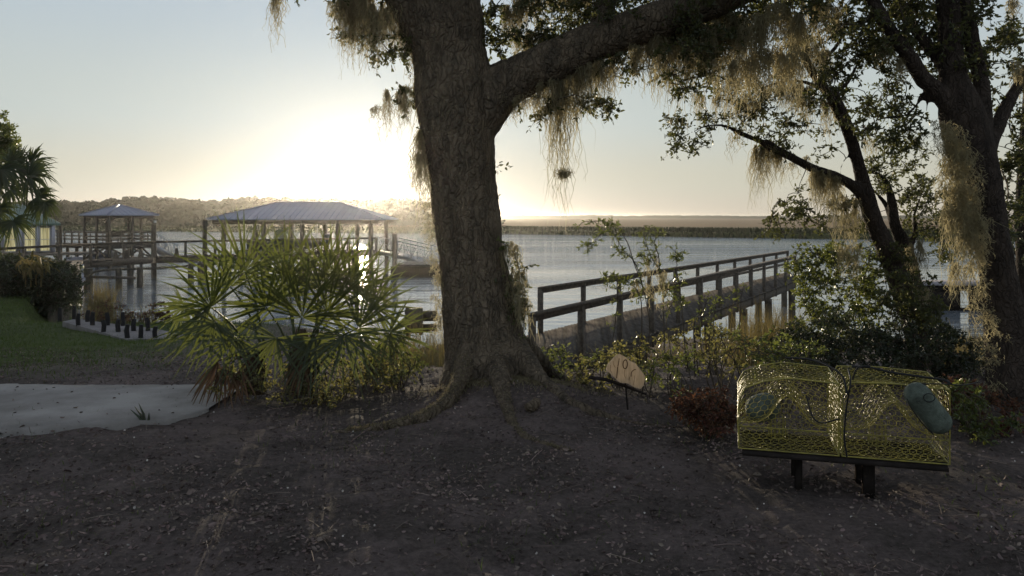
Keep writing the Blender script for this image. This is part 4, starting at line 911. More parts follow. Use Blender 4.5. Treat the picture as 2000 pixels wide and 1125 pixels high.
# sucker twigs along the trunk
Lm2 = Lm
for px, py in ((972, 322), (968, 335), (985, 325), (965, 390), (820, 205), (828, 252)):
    leaf_quads(Lm2, np.repeat(P(px, py, 7.4)[None], 5, 0) + rng.normal(size=(5, 3)) * .03, rng.normal(size=(5, 3)), .05)
leaf_c = np.array([P(1000, 500 + k * 14, 7.3) + rng.normal(size=3) * .06 for k in range(9)] + [P(1012, 560 + k * 9, 7.3) + rng.normal(size=3) * .05 for k in range(6)])
sprays(Lm2, Tm, leaf_c, .09, 4, 6, .035)
obj('crown', Lm, M['oakleaf'], oak)
obj('twigs', Tm, M['twig'], oak)
for a in [(545, -10, 85, 10, 7.2, 26), (700, -20, 110, 55, 7.4, 120), (672, -10, 60, 30, 7.4, 50), (735, 10, 105, 26, 7.4, 60), (775, 0, 100, 50, 7.4, 110), (800, 60, 130, 36, 7.4, 80), (783, 172, 262, 28, 7.4, 70), (735, 205, 238, 8, 7.4, 12),
          (826, 130, 260, 14, 7.35, 40), (824, 262, 440, 12, 7.35, 50), (815, 300, 400, 8, 7.35, 20),
          (990, 190, 235, 26, 7.4, 30), (1020, 185, 235, 40, 7.4, 60), (1060, 165, 225, 40, 7.4, 70), (1098, 150, 372, 22, 7.4, 60), (1104, 150, 395, 8, 7.4, 40), (1088, 150, 340, 8, 7.4, 24), (1128, 135, 230, 26, 7.4, 70), (1165, 120, 225, 26, 7.35, 70), (1150, 130, 180, 40, 7.35, 60),
          (690, 0, 105, 30, 7.2, 70), (660, 0, 75, 24, 7.2, 40), (718, 20, 130, 22, 7.2, 50), (750, 30, 120, 26, 7.2, 60), (1072, 160, 235, 20, 7.3, 50), (1140, 125, 215, 20, 7.3, 50), (1185, 112, 190, 24, 7.3, 50), (1255, 85, 175, 20, 7.2, 50), (1290, 70, 200, 20, 7.2, 60), (1420, 60, 190, 30, 6.9, 70), (1385, 60, 180, 26, 6.9, 60), (1460, 60, 200, 26, 6.8, 60),
          (1215, 100, 145, 30, 7.3, 60), (1240, 90, 150, 30, 7.3, 60), (1275, 75, 140, 30, 7.3, 60), (1305, 65, 225, 24, 7.2, 90), (1330, 60, 160, 30, 7.2, 90), (1345, 60, 190, 18, 7.2, 60),
          (1375, 50, 160, 40, 7.1, 110), (1410, 40, 150, 40, 7.1, 120), (1440, 30, 150, 34, 7.1, 110), (1000, 10, 90, 30, 7.7, 80), (1040, -10, 60, 40, 7.7, 90), (1035, 60, 120, 34, 7.7, 80), (1015, -20, 60, 30, 7.7, 60), (1115, -10, 50, 60, 7.7, 110),
          (1478, 30, 150, 26, 6.7, 70), (1515, 10, 110, 30, 6.6, 70), (1552, 25, 150, 28, 6.6, 70), (1592, 0, 105, 24, 6.6, 50), (1630, 10, 80, 18, 6.7, 30), (1500, 100, 200, 40, 6.7, 80), (1535, 110, 210, 30, 6.7, 60), (1445, 120, 210, 30, 6.8, 60)]:
    moss(oak, *a[:5], n=int(a[5] * 1.5))
drape(oak, [P(a, b_, 7.4) for a, b_ in ((826, 262), (834, 330), (842, 410), (848, 480), (856, 560), (858, 640))], .16, 500)
drape(oak, [P(a, b_, 7.4) for a, b_ in ((790, 60), (812, 110), (824, 170), (832, 230))], .12, 260)
m_ = MB(); q = P(1101, 340, 7.4) + rng.normal(size=(500, 3)) * np.array([.034, .03, .026]); leaf_quads(m_, q, rng.normal(size=(500, 3)), .035, .10); obj('moss_clump', m_, M['moss'], oak)
# golden fuzz on the roots
m_ = MB(); rp1 = limbs[4][0]; rr1 = limbs[4][1]
sel = rng.integers(8, len(rp1) - 4, 3600); q = rp1[sel] + nrmA(rng.normal(size=(3600, 3)) + [0, 0, .6]) * rr1[sel][:, None]
leaf_quads(m_, q, (q - rp1[sel]) * 6 + rng.normal(size=(3600, 3)) * .5, rng.uniform(.012, .034, 3600), .10)
rp2 = limbs[5][0]; rr2 = limbs[5][1]; sel = rng.integers(10, len(rp2) - 2, 1500); q = rp2[sel] + nrmA(rng.normal(size=(1500, 3)) + [0, 0, .6]) * rr2[sel][:, None]; leaf_quads(m_, q, (q - rp2[sel]) * 6 + rng.normal(size=(1500, 3)) * .5, rng.uniform(.01, .025, 1500), .12)
n = 5000; x = rng.normal(size=n) * .34 + 0.02; y = rng.normal(size=n) * .12 + 6.8; q = np.c_[x, y, gz(x, y) + .0]; blades(m_, q, rng.uniform(.015, .04, n), .004, .6)
obj('root_moss', m_, M['rootmoss'], oak)

# ------------------------------------------------------------------ right oak
oak2 = thing('live_oak', 'leaning moss draped live oak trunk at the right edge of the view', 'tree', (*P(1985, 0, 6.6)[:2], 0))
T = [
 [(2010, 830, 6.6, 159), (1988, 780, 6.6, 117), (1975, 700, 6.65, 88), (1962, 620, 6.7, 75), (1948, 520, 6.7, 65), (1930, 430, 6.7, 67), (1912, 350, 6.7, 77), (1893, 280, 6.7, 84), (1878, 220, 6.7, 82), (1862, 150, 6.7, 52), (1856, 70, 6.75, 43), (1850, -20, 6.8, 40), (1845, -160, 6.9, 36), (1840, -400, 7.2, 25)],
 [(1880, 250, 6.7, 50), (1845, 195, 6.65, 38), (1800, 150, 6.6, 31), (1765, 95, 6.5, 28), (1725, 40, 6.4, 25), (1690, -30, 6.3, 21), (1640, -120, 6.2, 16)],
 [(1862, 150, 6.7, 33), (1830, 110, 6.8, 26), (1785, 55, 6.9, 21), (1750, -5, 7.0, 20), (1710, -90, 7.2, 15)],
 [(1915, 270, 6.7, 45), (1918, 180, 6.8, 33), (1900, 90, 6.9, 28), (1885, 0, 7.0, 25), (1875, -120, 7.2, 20)],
 [(1925, 300, 6.7, 33), (1960, 220, 6.9, 25), (2000, 150, 7.1, 20), (2060, 80, 7.3, 15)],
 [(1850, 190, 6.65, 10), (1805, 182, 6.7, 9), (1790, 205, 6.75, 8), (1765, 226, 6.8, 7), (1720, 232, 6.9, 6), (1690, 250, 7.0, 5), (1675, 268, 7.0, 3)],
 [(1805, 182, 6.7, 7), (1810, 212, 6.7, 6), (1792, 245, 6.75, 5), (1790, 270, 6.8, 4)],
 [(1965, 800, 6.55, 67), (1930, 845, 6.4, 33), (1900, 870, 6.2, 11)],
]
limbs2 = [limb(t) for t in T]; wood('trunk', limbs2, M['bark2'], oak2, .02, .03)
nodes2 = np.concatenate([p for p, r in limbs2[:7]])
Lm, Tm = MB(), MB()
C = np.concatenate([region(1700, 30, 120, 90, 6.8, .6, 62), region(1690, 150, 110, 90, 7.0, .5, 26), region(1900, 40, 90, 110, 7.1, .6, 56), region(1960, 200, 60, 150, 7.3, .4, 34), region(1980, 380, 40, 110, 7.4, .3, 16),
  region(1780, 60, 90, 60, 6.9, .5, 36), region(1740, 250, 70, 40, 7.0, .3, 14), region(1770, -60, 250, 50, 6.9, .8, 60), region(1845, 130, 20, 50, 7.2, .3, 8)])
sprays(Lm, Tm, C, .15, 7, 9, .042); connect(Tm, C, nodes2)
ca = np.c_[rng.uniform(1, 11, 260), rng.uniform(3.5, 10, 260), rng.uniform(4.8, 7.0, 260)]; ok = (ca[:, 2] - CAMZ) / ca[:, 1] > (HZ + 60) / F; sprays(Lm, Tm, ca[ok], .5, 7, 10, .10)
obj('crown', Lm, M['oakleaf'], oak2); obj('twigs', Tm, M['twig'], oak2)
for pp, L_, n_ in (([(1846, 235), (1855, 300), (1862, 360), (1876, 420)], .22, 520), ([(1862, 250), (1874, 320), (1888, 390), (1900, 440)], .22, 520), ([(1850, 280), (1862, 340), (1872, 400)], .34, 120), ([(1884, 300), (1896, 360), (1908, 430), (1912, 500)], .18, 300), ([(1906, 470), (1913, 560), (1920, 640)], .14, 220), ([(1924, 620), (1930, 690), (1936, 760)], .10, 120)):
    drape(oak2, [P(a, b_, 6.47) for a, b_ in pp], L_, n_)
for a in [(1858, 400, 500, 14, 6.55, 30), (1885, 440, 540, 16, 6.5, 40), (1872, 380, 520, 14, 6.6, 24),
          (1990, 130, 190, 30, 7.0, 60), (1985, 0, 60, 12, 7.0, 20), (1735, 80, 130, 24, 6.6, 50), (1760, 110, 160, 14, 6.6, 30), (1870, 410, 500, 30, 6.7, 50), (1880, 520, 600, 22, 6.9, 30)]:
    moss(oak2, *a[:5], n=int(a[5] * 1.6))
bt = thing('background_tree', 'thin dark trunk at the far right edge behind the mossy oak', 'tree', (*P(2005, 0, 10)[:2], -.4))
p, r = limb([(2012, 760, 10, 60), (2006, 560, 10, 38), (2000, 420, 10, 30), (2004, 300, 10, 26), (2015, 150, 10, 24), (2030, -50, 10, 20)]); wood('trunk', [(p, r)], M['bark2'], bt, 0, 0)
Lm, Tm = MB(), MB(); C = region(1995, 440, 45, 60, 10.2, .6, 14); sprays(Lm, Tm, C, .22, 7, 10, .055); connect(Tm, C, p); obj('crown', Lm, M['darkleaf'], bt); obj('twigs', Tm, M['twig'], bt)

# ------------------------------------------------------------------ leaning tree by the dock
lt = thing('leaning_oak', 'slim forked oak leaning left over the dock, behind the crab traps', 'tree', (*P(1800, 0, 9)[:2], -.2))
T = [
 [(1806, 760, 9, 62), (1798, 690, 9, 48), (1782, 620, 9, 44), (1758, 555, 9, 42), (1728, 480, 9, 38), (1706, 430, 9, 34), (1692, 385, 9, 32), (1676, 320, 9, 24), (1655, 250, 9, 24), (1632, 200, 9, 26), (1604, 165, 9, 18), (1575, 120, 9, 16), (1550, 60, 9, 14), (1530, 0, 9.1, 11)],
 [(1694, 390, 9, 26), (1665, 362, 8.95, 22), (1630, 345, 8.9, 20), (1590, 330, 8.85, 19), (1555, 312, 8.8, 17), (1520, 294, 8.8, 17), (1500, 284, 8.8, 22), (1485, 276, 8.8, 11), (1450, 262, 8.8, 9), (1410, 245, 8.8, 6), (1370, 250, 8.8, 4), (1330, 270, 8.8, 3)],
 [(1798, 690, 9.1, 40), (1792, 610, 9.2, 34), (1782, 540, 9.3, 30), (1766, 480, 9.3, 28), (1748, 440, 9.3, 22), (1742, 395, 9.3, 17), (1730, 355, 9.3, 13), (1708, 337, 9.3, 9), (1680, 335, 9.3, 6)],
 [(1776, 490, 9.3, 14), (1788, 450, 9.3, 11), (1786, 420, 9.3, 8), (1800, 380, 9.4, 5)],
 [(1745, 440, 9.3, 14), (1730, 400, 9.4, 10), (1705, 370, 9.4, 7)],
 [(1632, 205, 9, 22), (1628, 182, 8.95, 24), (1622, 172, 8.95, 16)],
 [(1612, 178, 9, 8), (1570, 160, 8.95, 8), (1530, 160, 8.9, 7), (1495, 170, 8.9, 5), (1460, 195, 8.9, 4), (1400, 190, 8.9, 3), (1380, 182, 8.9, 2)],
 [(1632, 182, 9, 9), (1656, 160, 9.1, 8), (1672, 130, 9.1, 7), (1690, 90, 9.2, 5), (1720, 50, 9.2, 4)],
 [(1610, 160, 9, 9), (1612, 120, 9, 8), (1640, 80, 9, 7), (1650, 40, 9, 5)],
 [(1660, 300, 9, 4), (1645, 320, 9, 3.5), (1640, 350, 9, 3)],
]
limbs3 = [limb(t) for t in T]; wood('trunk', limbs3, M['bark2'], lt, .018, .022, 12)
nodes3 = np.concatenate([p for p, r in limbs3])
Lm, Tm = MB(), MB()
C = np.concatenate([region(1340, 255, 55, 38, 8.8, .25, 18), region(1440, 215, 60, 45, 8.9, .3, 18), region(1520, 230, 60, 70, 9, .4, 22), region(1590, 250, 60, 60, 9.1, .4, 16), region(1440, 120, 90, 60, 9.0, .5, 22), region(1560, 70, 110, 80, 9.2, .6, 34),
   region(1770, 320, 70, 70, 9.4, .5, 44), region(1810, 410, 60, 40, 9.4, .4, 22), region(1560, 400, 45, 30, 9.2, .4, 8), region(1545, 430, 60, 26, 9.1, .5, 14), region(1700, 200, 70, 90, 9.3, .5, 24), region(1650, 430, 50, 40, 9.3, .4, 12), region(1840, 470, 45, 40, 9.3, .4, 18), region(1860, 350, 30, 50, 9.6, .4, 10), region(1500, 160, 60, 40, 9, .4, 14)])
sprays(Lm, Tm, C, .17, 7, 8, .042); connect(Tm, C, nodes3); obj('crown', Lm, M['oakleaf'], lt); obj('twigs', Tm, M['twig'], lt)
for a in [(1487, 285, 395, 16, 8.8, 60), (1500, 285, 350, 14, 8.8, 40), (1520, 296, 358, 16, 8.8, 50), (1592, 335, 410, 16, 8.8, 70), (1612, 342, 425, 22, 8.85, 90), (1630, 345, 400, 12, 8.85, 40), (1560, 312, 350, 10, 8.8, 24), (1625, 200, 270, 20, 8.95, 70), (1470, 195, 240, 30, 8.9, 60), (1450, 200, 260, 16, 8.9, 40), (1540, 165, 230, 30, 8.9, 70), (1575, 165, 250, 20, 8.9, 60), (1500, 165, 215, 20, 8.9, 50),
          (1400, 190, 250, 16, 8.9, 30), (1365, 185, 260, 14, 8.9, 30), (1440, 262, 320, 30, 8.8, 16), (1600, 100, 190, 30, 9, 90), (1570, 80, 170, 30, 9, 90), (1660, 385, 490, 20, 9, 60), (1640, 380, 540, 12, 9, 40), (1655, 480, 560, 26, 9, 40), (1700, 270, 330, 12, 9.1, 20), (1430, 150, 230, 20, 8.9, 40), (1780, 480, 560, 26, 9.1, 60), (1800, 560, 640, 20, 9, 50)]:
    moss(lt, *a[:5], n=int(a[5] * 1.5), wd=.0065)

# ------------------------------------------------------------------ palmetto and palm
def fan(mb_, hub, ax, rad, spread=R(210), n=34, droop=.10, wd=.018, up=None):
    n = int(n * .8)
    ax = nrm(ax); ref = np.array(up if up is not None else [0, 0, 1.0]); side = nrm(np.cross(ax, ref)); nv = nrm(np.cross(side, ax))
    for k in range(n):
        a_ = (k / (n - 1) - .5) * spread + rng.normal() * .06; d = ax * math.cos(a_) + side * math.sin(a_) + nv * (.30 * math.cos(a_) + rng.normal() * .14)
        d = nrm(d); L = rad * (.72 + .28 * math.cos(a_ * .75)) * rng.uniform(.86, 1.14); s_ = nrm(np.cross(d, nv)); V = []
        ts = np.linspace(.02, 1, 7); dr = droop * rng.uniform(.5, 1.6)
        for t in ts:
            c_ = hub + d * L * t + np.array([0, 0, -1]) * dr * L * max(0, t - .35) ** 2 * 1.6; ww = wd * .62 * min(1, t * 3.2 + .12) * max(.03, (1 - max(0, (t - .42) / .58)) ** .8)
            V += [c_ - s_ * ww, c_ + nv * ww * -.5, c_ + s_ * ww]
        V = np.array(V); q = []
        for m_k in range(6): b0 = m_k * 3; q += [[b0, b0 + 1, b0 + 4, b0 + 3], [b0 + 1, b0 + 2, b0 + 5, b0 + 4]]
        mb_.add(V, q)
def frond(par, base, hub, rad, tip=None, mt='palm', **kw):
    base = np.array(base); hub = np.array(hub); m_ = MB(); midp = (base + hub) / 2 + np.array([0, 0, .12 * np.linalg.norm(hub - base)])
    pth = smooth_path([base, midp, hub], 6); m_.tube(pth, np.linspace(.014, .006, len(pth)), 5)
    ax = nrm(hub - midp) if tip is None else nrm(np.array(tip) - hub)
    fan(m_, hub, ax, rad, **kw); obj('frond', m_, M[mt], par)
PD = 6.9
pm = thing('palmetto', 'big clump of fan leaved palmetto with backlit green blades left of the oak', 'palm', P(585, 760, PD))
bs = P(588, 735, PD)
def pf(hx, hy, tx, ty, rpx, dD=0.0, tdD=0.0, n=34, b=None, up=None, **kw):
    h_ = P(hx, hy, PD + dD); t_ = P(tx, ty, PD + dD + tdD); b0 = P(b[0], b[1], PD + dD * .3) if b else bs + rng.normal(size=3) * [.05, .05, .02]
    frond(pm, b0, h_, 1.12 * rpx / F * (PD + dD), tip=t_, n=n, up=up, **kw)
cu = [0, -1, .35]
pf(478, 530, 462, 430, 125, .1, .1, n=30, up=cu, b=(520, 690)); pf(412, 600, 350, 560, 118, -.2, -.2, n=34, up=cu, b=(500, 710))
pf(420, 630, 370, 680, 105, -.3, -.1, n=30, up=cu, b=(500, 720)); pf(560, 540, 570, 440, 110, .3, 0, n=30, up=cu); pf(620, 560, 650, 450, 125, .2, .1, n=32, up=cu)
pf(680, 560, 715, 470, 110, .3, 0, n=28, up=cu); pf(520, 600, 460, 540, 110, 0, -.2, n=30, up=cu); pf(730, 600, 800, 540, 105, .2, .1, n=26, up=cu)
pf(672, 655, 660, 760, 115, -.35, -.1, n=36, up=[0, -1, -.3], droop=.12); pf(700, 640, 790, 620, 110, -.1, 0, n=30, up=cu); pf(760, 650, 840, 690, 85, 0, 0, n=28, up=cu)
pf(590, 620, 600, 520, 130, -.1, -.1, n=34, up=cu); pf(640, 610, 690, 520, 120, .05, 0, n=32, up=cu); pf(460, 660, 400, 720, 95, -.25, -.1, n=28, up=cu, b=(520, 730)); pf(540, 660, 500, 740, 95, -.3, -.2, n=30, up=cu)
pf(560, 580, 520, 480, 115, .4, .1, n=30, up=cu); pf(450, 560, 400, 480, 115, .35, .1, n=30, up=cu, b=(520, 700)); pf(610, 660, 620, 760, 95, -.3, -.1, n=30, up=cu)
pf(360, 600, 325, 640, 60, .3, 0, n=20, up=cu, b=(480, 720)); pf(700, 570, 760, 500, 100, .5, .1, n=26, up=cu); pf(650, 540, 690, 460, 100, .5, .1, n=26, up=cu)
for hx, hy, tx, ty, rp_2 in ((425, 705, 412, 800, 85), (440, 710, 450, 800, 80), (590, 700, 580, 780, 70), (470, 720, 470, 800, 60)):
    frond(pm, P(500 if hx < 500 else 590, 700, PD - .2), P(hx, hy, PD - .3), rp_2 / F * PD, tip=P(tx, ty, PD - .35), mt='palmdead', n=16, spread=R(70), up=cu)
m_ = MB(); m_.tube([bs - [0, 0, .15], bs + [0, 0, .1], bs + [.0, 0, .3], bs + [0, .02, .42]], [.12, .11, .09, .05], 10, wob=.12); obj('stem', m_, M['palmboot'], pm)
m_ = MB(); b2 = P(500, 735, PD - .1); m_.tube([b2 - [0, 0, .15], b2 + [0, 0, .1], b2 + [0, 0, .25]], [.10, .09, .06], 10, wob=.12); obj('stem', m_, M['palmboot'], pm)

# tall cabbage palm at the far left
cp = thing('cabbage_palm', 'cabbage palm with drooping dark fans at the left edge of the view', 'palm', (*P(-60, 0, 15)[:2], -.7))
c0 = P(-45, 330, 15); m_ = MB(); g_ = pz(c0[0], 15); m_.tube([[c0[0], 15, g_ - .1], [c0[0] + .05, 15, g_ + 1], [c0[0] - .02, 15, c0[2] - .8], c0 - [0, 0, .2]], [.22, .17, .17, .15], 12, wob=.05); obj('trunk', m_, M['palmboot'], cp)
def cpf(hx, hy, tx, ty, rpx, dD=0, **kw): frond(cp, c0 + [.05, 0, 0], P(hx, hy, 15 + dD), rpx / F * 15, tip=P(tx, ty, 15 + dD), up=[0, -1, .4], wd=.034, mt='palm2', **dict(kw, n=int(kw.get('n', 30) * 1.6)))
cpf(55, 345, 110, 340, 68, -.2, n=36, droop=.5); cpf(35, 330, 70, 300, 72, .4, n=34, droop=.4); cpf(70, 385, 105, 400, 52, -.1, n=30, droop=.6); 
cpf(20, 318, 55, 290, 60, .3, n=34, droop=.5); cpf(0, 330, 30, 380, 62, -.4, n=30, droop=.6); cpf(-20, 360, -10, 420, 70, -.3, n=30, droop=.6); cpf(20, 370, 60, 385, 45, .5, n=24, droop=.5); cpf(60, 320, 100, 310, 58, .5, n=30, droop=.5);
cpf(25, 430, 40, 470, 50, -.6, n=22, droop=.4); cpf(-10, 410, 10, 450, 60, -.5, n=24, droop=.5); cpf(88, 395, 100, 440, 40, -.3, n=22, droop=.5)
bt2 = thing('broadleaf_tree', 'green leafy tree crown above the cabbage palm at the left edge', 'tree', (*P(-70, 0, 26)[:2], -.8))
c1 = P(-60, 260, 26); m_ = MB(); m_.tube([[c1[0], 26, -1], [c1[0], 26, 1.5], [c1[0] + .2, 26, c1[2]]], [.25, .2, .1], 10, wob=.04); obj('trunk', m_, M['bark2'], bt2)
Lm, Tm = MB(), MB(); C = np.concatenate([region(-20, 265, 48, 52, 26, 1.0, 60), region(-60, 320, 90, 60, 26, 1, 50), region(5, 300, 20, 25, 26, .6, 10)]); sprays(Lm, Tm, C, .45, 8, 12, .11); connect(Tm, C, smooth_path([[c1[0], 26, 1.5], [c1[0] + .1, 26, 3], [c1[0] + .2, 26, c1[2]]], 6), .04, 6)
obj('crown', Lm, M['shrubleaf'], bt2); obj('twigs', Tm, M['twig'], bt2)

# ------------------------------------------------------------------ shrubs
def shrub(name, label, cat, base_px, D, regs, n_stem=6, leaf=.045, mt='shrubleaf', r=.14, ntw=7, nl=8, group=None, twr=.0022, wfrac=.45, tallstem=.006):
    bx_, by_ = base_px; x = (bx_ - 1000) / F * D; z = pz(x, D); t_ = thing(name, label, cat, (x, D, z), group)
    Lm, Tm = MB(), MB(); C = np.concatenate([region(*g) for g in regs]); C = C[C[:, 2] > gz(C[:, 0], C[:, 1]) + .02]
    st = []
    for k in range(n_stem):
        c_ = C[rng.integers(0, len(C))]; b0 = np.array([x + (c_[0] - x) * .5 + rng.normal() * .05, D + (c_[1] - D) * .5, 0]); b0[2] = pz(b0[0], b0[1]) - .03
        md = (b0 + c_) / 2 + rng.normal(size=3) * .06; st.append(smooth_path([b0, md, c_], 5)); 
    for s_ in st: Tm.tube(s_, np.linspace(tallstem * 1.3, tallstem * .5, len(s_)), 5)
    sprays(Lm, Tm, C, r, ntw, nl, leaf, twr=twr, wfrac=wfrac); connect(Tm, C, np.concatenate(st), .006)
    obj('foliage', Lm, M[mt], t_); obj('stems', Tm, M['twig'], t_); return t_
shrub('holly_bush', 'tall glossy green bush hiding the far end of the right dock', 'bush', (1630, 0), 9.6, [(1630, 560, 80, 75, 9.6, .4, 70), (1600, 520, 40, 40, 9.6, .3, 16), (1660, 500, 50, 30, 9.7, .3, 12), (1560, 530, 22, 45, 9.5, .2, 9), (1700, 580, 40, 60, 9.7, .3, 22), (1640, 640, 100, 40, 9.4, .4, 34)], 9, r=.15)
shrub('tree_side_shrub', 'leafy shrub wrapped around the foot of the leaning oak', 'shrub', (1790, 0), 8.7, [(1760, 560, 40, 60, 8.7, .3, 22), (1810, 600, 40, 60, 8.6, .3, 24), (1740, 490, 30, 30, 8.9, .2, 8)], 6, mt='oakleaf')
shrub('dark_thicket', 'dark thicket of brush below the leaning oak', 'thicket', (1700, 0), 8.0, [(1620, 660, 110, 36, 8.0, .5, 60), (1760, 670, 110, 40, 7.9, .6, 70), (1880, 690, 60, 50, 7.7, .5, 36), (1540, 680, 60, 30, 8, .3, 20), (1700, 720, 200, 30, 7.4, .5, 60)], 14, mt='darkleaf', leaf=.04)
shrub('right_edge_brush', 'brownish brush growing behind the right end of the crab traps', 'brush', (1920, 0), 6.0, [(1910, 810, 80, 50, 6.0, .4, 50), (1880, 770, 40, 30, 6.1, .3, 16), (1960, 850, 60, 26, 5.9, .3, 22)], 8, mt='brownleaf', leaf=.032, r=.10)
shrub('right_edge_weeds', 'green weeds between the right trap and the mossy oak', 'weeds', (1890, 0), 5.7, [(1885, 780, 40, 36, 5.7, .2, 14), (1930, 830, 60, 36, 5.7, .3, 18)], 6, leaf=.034, r=.09)
# wispy sprigs in front of the dock
t_ = thing('willow_sprig', 'tall wispy sprigs with narrow leaves crossing the dock railing', 'shrub', P(1250, 730, 7.4)); Lm, Tm = MB(), MB()
for ch in ([(1262, 720), (1268, 640), (1262, 600), (1245, 530), (1215, 490), (1190, 455), (1160, 470), (1148, 485)], [(1300, 720), (1296, 620), (1290, 540), (1272, 500), (1262, 470), (1258, 440)], [(1190, 715), (1200, 640), (1206, 560), (1195, 530)],
           [(1250, 700), (1254, 600), (1240, 560), (1210, 540), (1180, 535)], [(1340, 715), (1330, 600), (1322, 540), (1318, 505), (1312, 490)], [(1310, 700), (1300, 620), (1310, 590), (1316, 570), (1312, 540)], [(1400, 700), (1396, 640), (1400, 600), (1412, 580)], [(1440, 700), (1446, 600), (1450, 560)], [(1255, 560), (1222, 470), (1200, 440), (1170, 432), (1146, 430)], [(1290, 560), (1284, 500), (1276, 470), (1290, 455)], [(1375, 710), (1368, 640), (1380, 600), (1386, 580)]):
    pt = smooth_path([P(a, b_, 7.4 + rng.normal() * .1) for a, b_ in ch], 6); pt = pt + np.cumsum(rng.normal(size=pt.shape) * .003, 0); Tm.tube(pt, np.linspace(.006, .0022, len(pt)), 5)
    up_ = pt[len(pt) // 3:]; sprays(Lm, Tm, up_[::2], .10, 2, 6, .042, wfrac=.26)
Ct = np.array([P(a, b_, 7.4) for a, b_ in ((1208, 490), (1180, 440), (1240, 545), (1225, 548), (1318, 500), (1252, 500), (1305, 565), (1146, 480), (1190, 540), (1330, 590))]); sprays(Lm, Tm, Ct, .10, 6, 8, .045, wfrac=.28)
obj('foliage', Lm, M['shrubleaf'], t_); obj('stems', Tm, M['twig'], t_)
for a in ((1255, 548, 600, 20, 7.4, 24), (1295, 540, 620, 14, 7.4, 22), (1270, 505, 560, 18, 7.4, 18)): moss(t_, *a[:5], n=a[5])
t_ = thing('draped_vine', 'mossy vine with small leaves hanging at the right side of the oak trunk', 'vine', P(1010, 660, 7.3)); Lm, Tm = MB(), MB()
for ch in ([(975, 470), (1000, 490), (1018, 540), (1026, 600), (1020, 660)], [(980, 490), (992, 540), (1008, 600), (1012, 650)]):
    pt = smooth_path([P(a, b_, 7.25) for a, b_ in ch], 6); Tm.tube(pt, np.linspace(.005, .003, len(pt)), 5); sprays(Lm, Tm, pt[::3], .07, 3, 6, .032)
obj('foliage', Lm, M['shrubleaf'], t_); obj('stems', Tm, M['twig'], t_)
for a in ((995, 480, 570, 16, 7.25, 50), (1012, 530, 630, 18, 7.25, 60), (1020, 580, 660, 12, 7.25, 40), (1003, 550, 650, 14, 7.25, 40)): moss(t_, *a[:5], n=a[5])
lowg = 'low backlit shrubs on the bank between the oak and the traps'
lows = [('low leafy shrub at the right foot of the oak', (1110, 0), 7.6, [(1110, 700, 60, 28, 7.6, .4, 26)]), ('low leafy shrub left of the weathered sign board', (1165, 0), 7.2, [(1160, 720, 45, 40, 7.2, .4, 24)]),
  ('tangled shrub directly behind the weathered sign board', (1230, 0), 7.0, [(1230, 690, 60, 40, 7.0, .4, 34)]), ('shrub with glinting leaves right of the sign board', (1310, 0), 6.8, [(1310, 725, 55, 45, 6.8, .4, 36)]),
  ('green shrub behind the left crab trap', (1420, 0), 7.0, [(1420, 690, 60, 45, 7.0, .4, 40)]), ('broad low shrub left of the green shrub behind the left trap', (1370, 0), 7.8, [(1360, 660, 70, 35, 7.8, .4, 30)]), ('leafy shrub rising over the left crab trap', (1500, 0), 6.6, [(1500, 680, 60, 30, 6.6, .4, 30), (1560, 690, 60, 20, 6.4, .3, 18)])]
for k, (lb, bpx, D, rg) in enumerate(lows): shrub('low_shrub', lb, 'shrub', bpx, D, [(*g[:6], int(g[6] * .62)) for g in rg], 9, leaf=.034, r=.13, group=lowg, ntw=6, nl=6, mt='olive' if k % 3 else 'shrubleaf')
shrub('brown_fern', 'rounded reddish brown dead bush left of the crab traps', 'bush', (1380, 0), 5.7, [(1385, 800, 60, 40, 5.7, .25, 60), (1340, 790, 30, 20, 5.8, .2, 12)], 8, leaf=.03, mt='brownleaf', r=.09, nl=8)
shrub('undergrowth', 'dark undergrowth below the palmetto clump', 'undergrowth', (640, 0), 6.8, [(660, 730, 130, 35, 7.0, .4, 50), (760, 730, 60, 40, 7.3, .3, 24), (470, 740, 60, 30, 6.7, .3, 24), (600, 770, 90, 20, 6.6, .2, 24)], 12, leaf=.03, mt='olive', r=.12, nl=6)
shrub('golden_weeds', 'backlit golden weeds right of the palmetto near the oak roots', 'weeds', (790, 0), 7.1, [(790, 700, 50, 40, 7.1, .3, 18), (740, 690, 40, 30, 7.2, .3, 10)], 8, leaf=.028, r=.10, wfrac=.3)
shrub('water_edge_brush', 'reddish brush at the water edge behind the staked slab', 'brush', (240, 0), 17.2, [(240, 618, 90, 10, 17.2, .5, 22), (310, 610, 24, 16, 17.2, .4, 9), (200, 600, 40, 10, 17.3, .4, 4)], 8, leaf=.05, r=.20, mt='brownleaf', twr=.005)
shrub('promontory_bush', 'broad dark bush below the cabin on the left promontory', 'bush', (60, 0), 23, [(50, 545, 80, 30, 23, 1.0, 90), (110, 570, 45, 28, 23, .8, 50), (20, 520, 60, 22, 24, 1, 50)], 12, leaf=.11, r=.35, mt='darkleaf', twr=.008, nl=10)
shrub('promontory_bush', 'dark green bush at the right end of the promontory beside the blocks', 'bush', (120, 0), 27, [(120, 560, 28, 28, 27, .6, 40), (95, 530, 50, 18, 27, .8, 50)], 8, leaf=.12, r=.4, mt='darkleaf', twr=.008, nl=10)
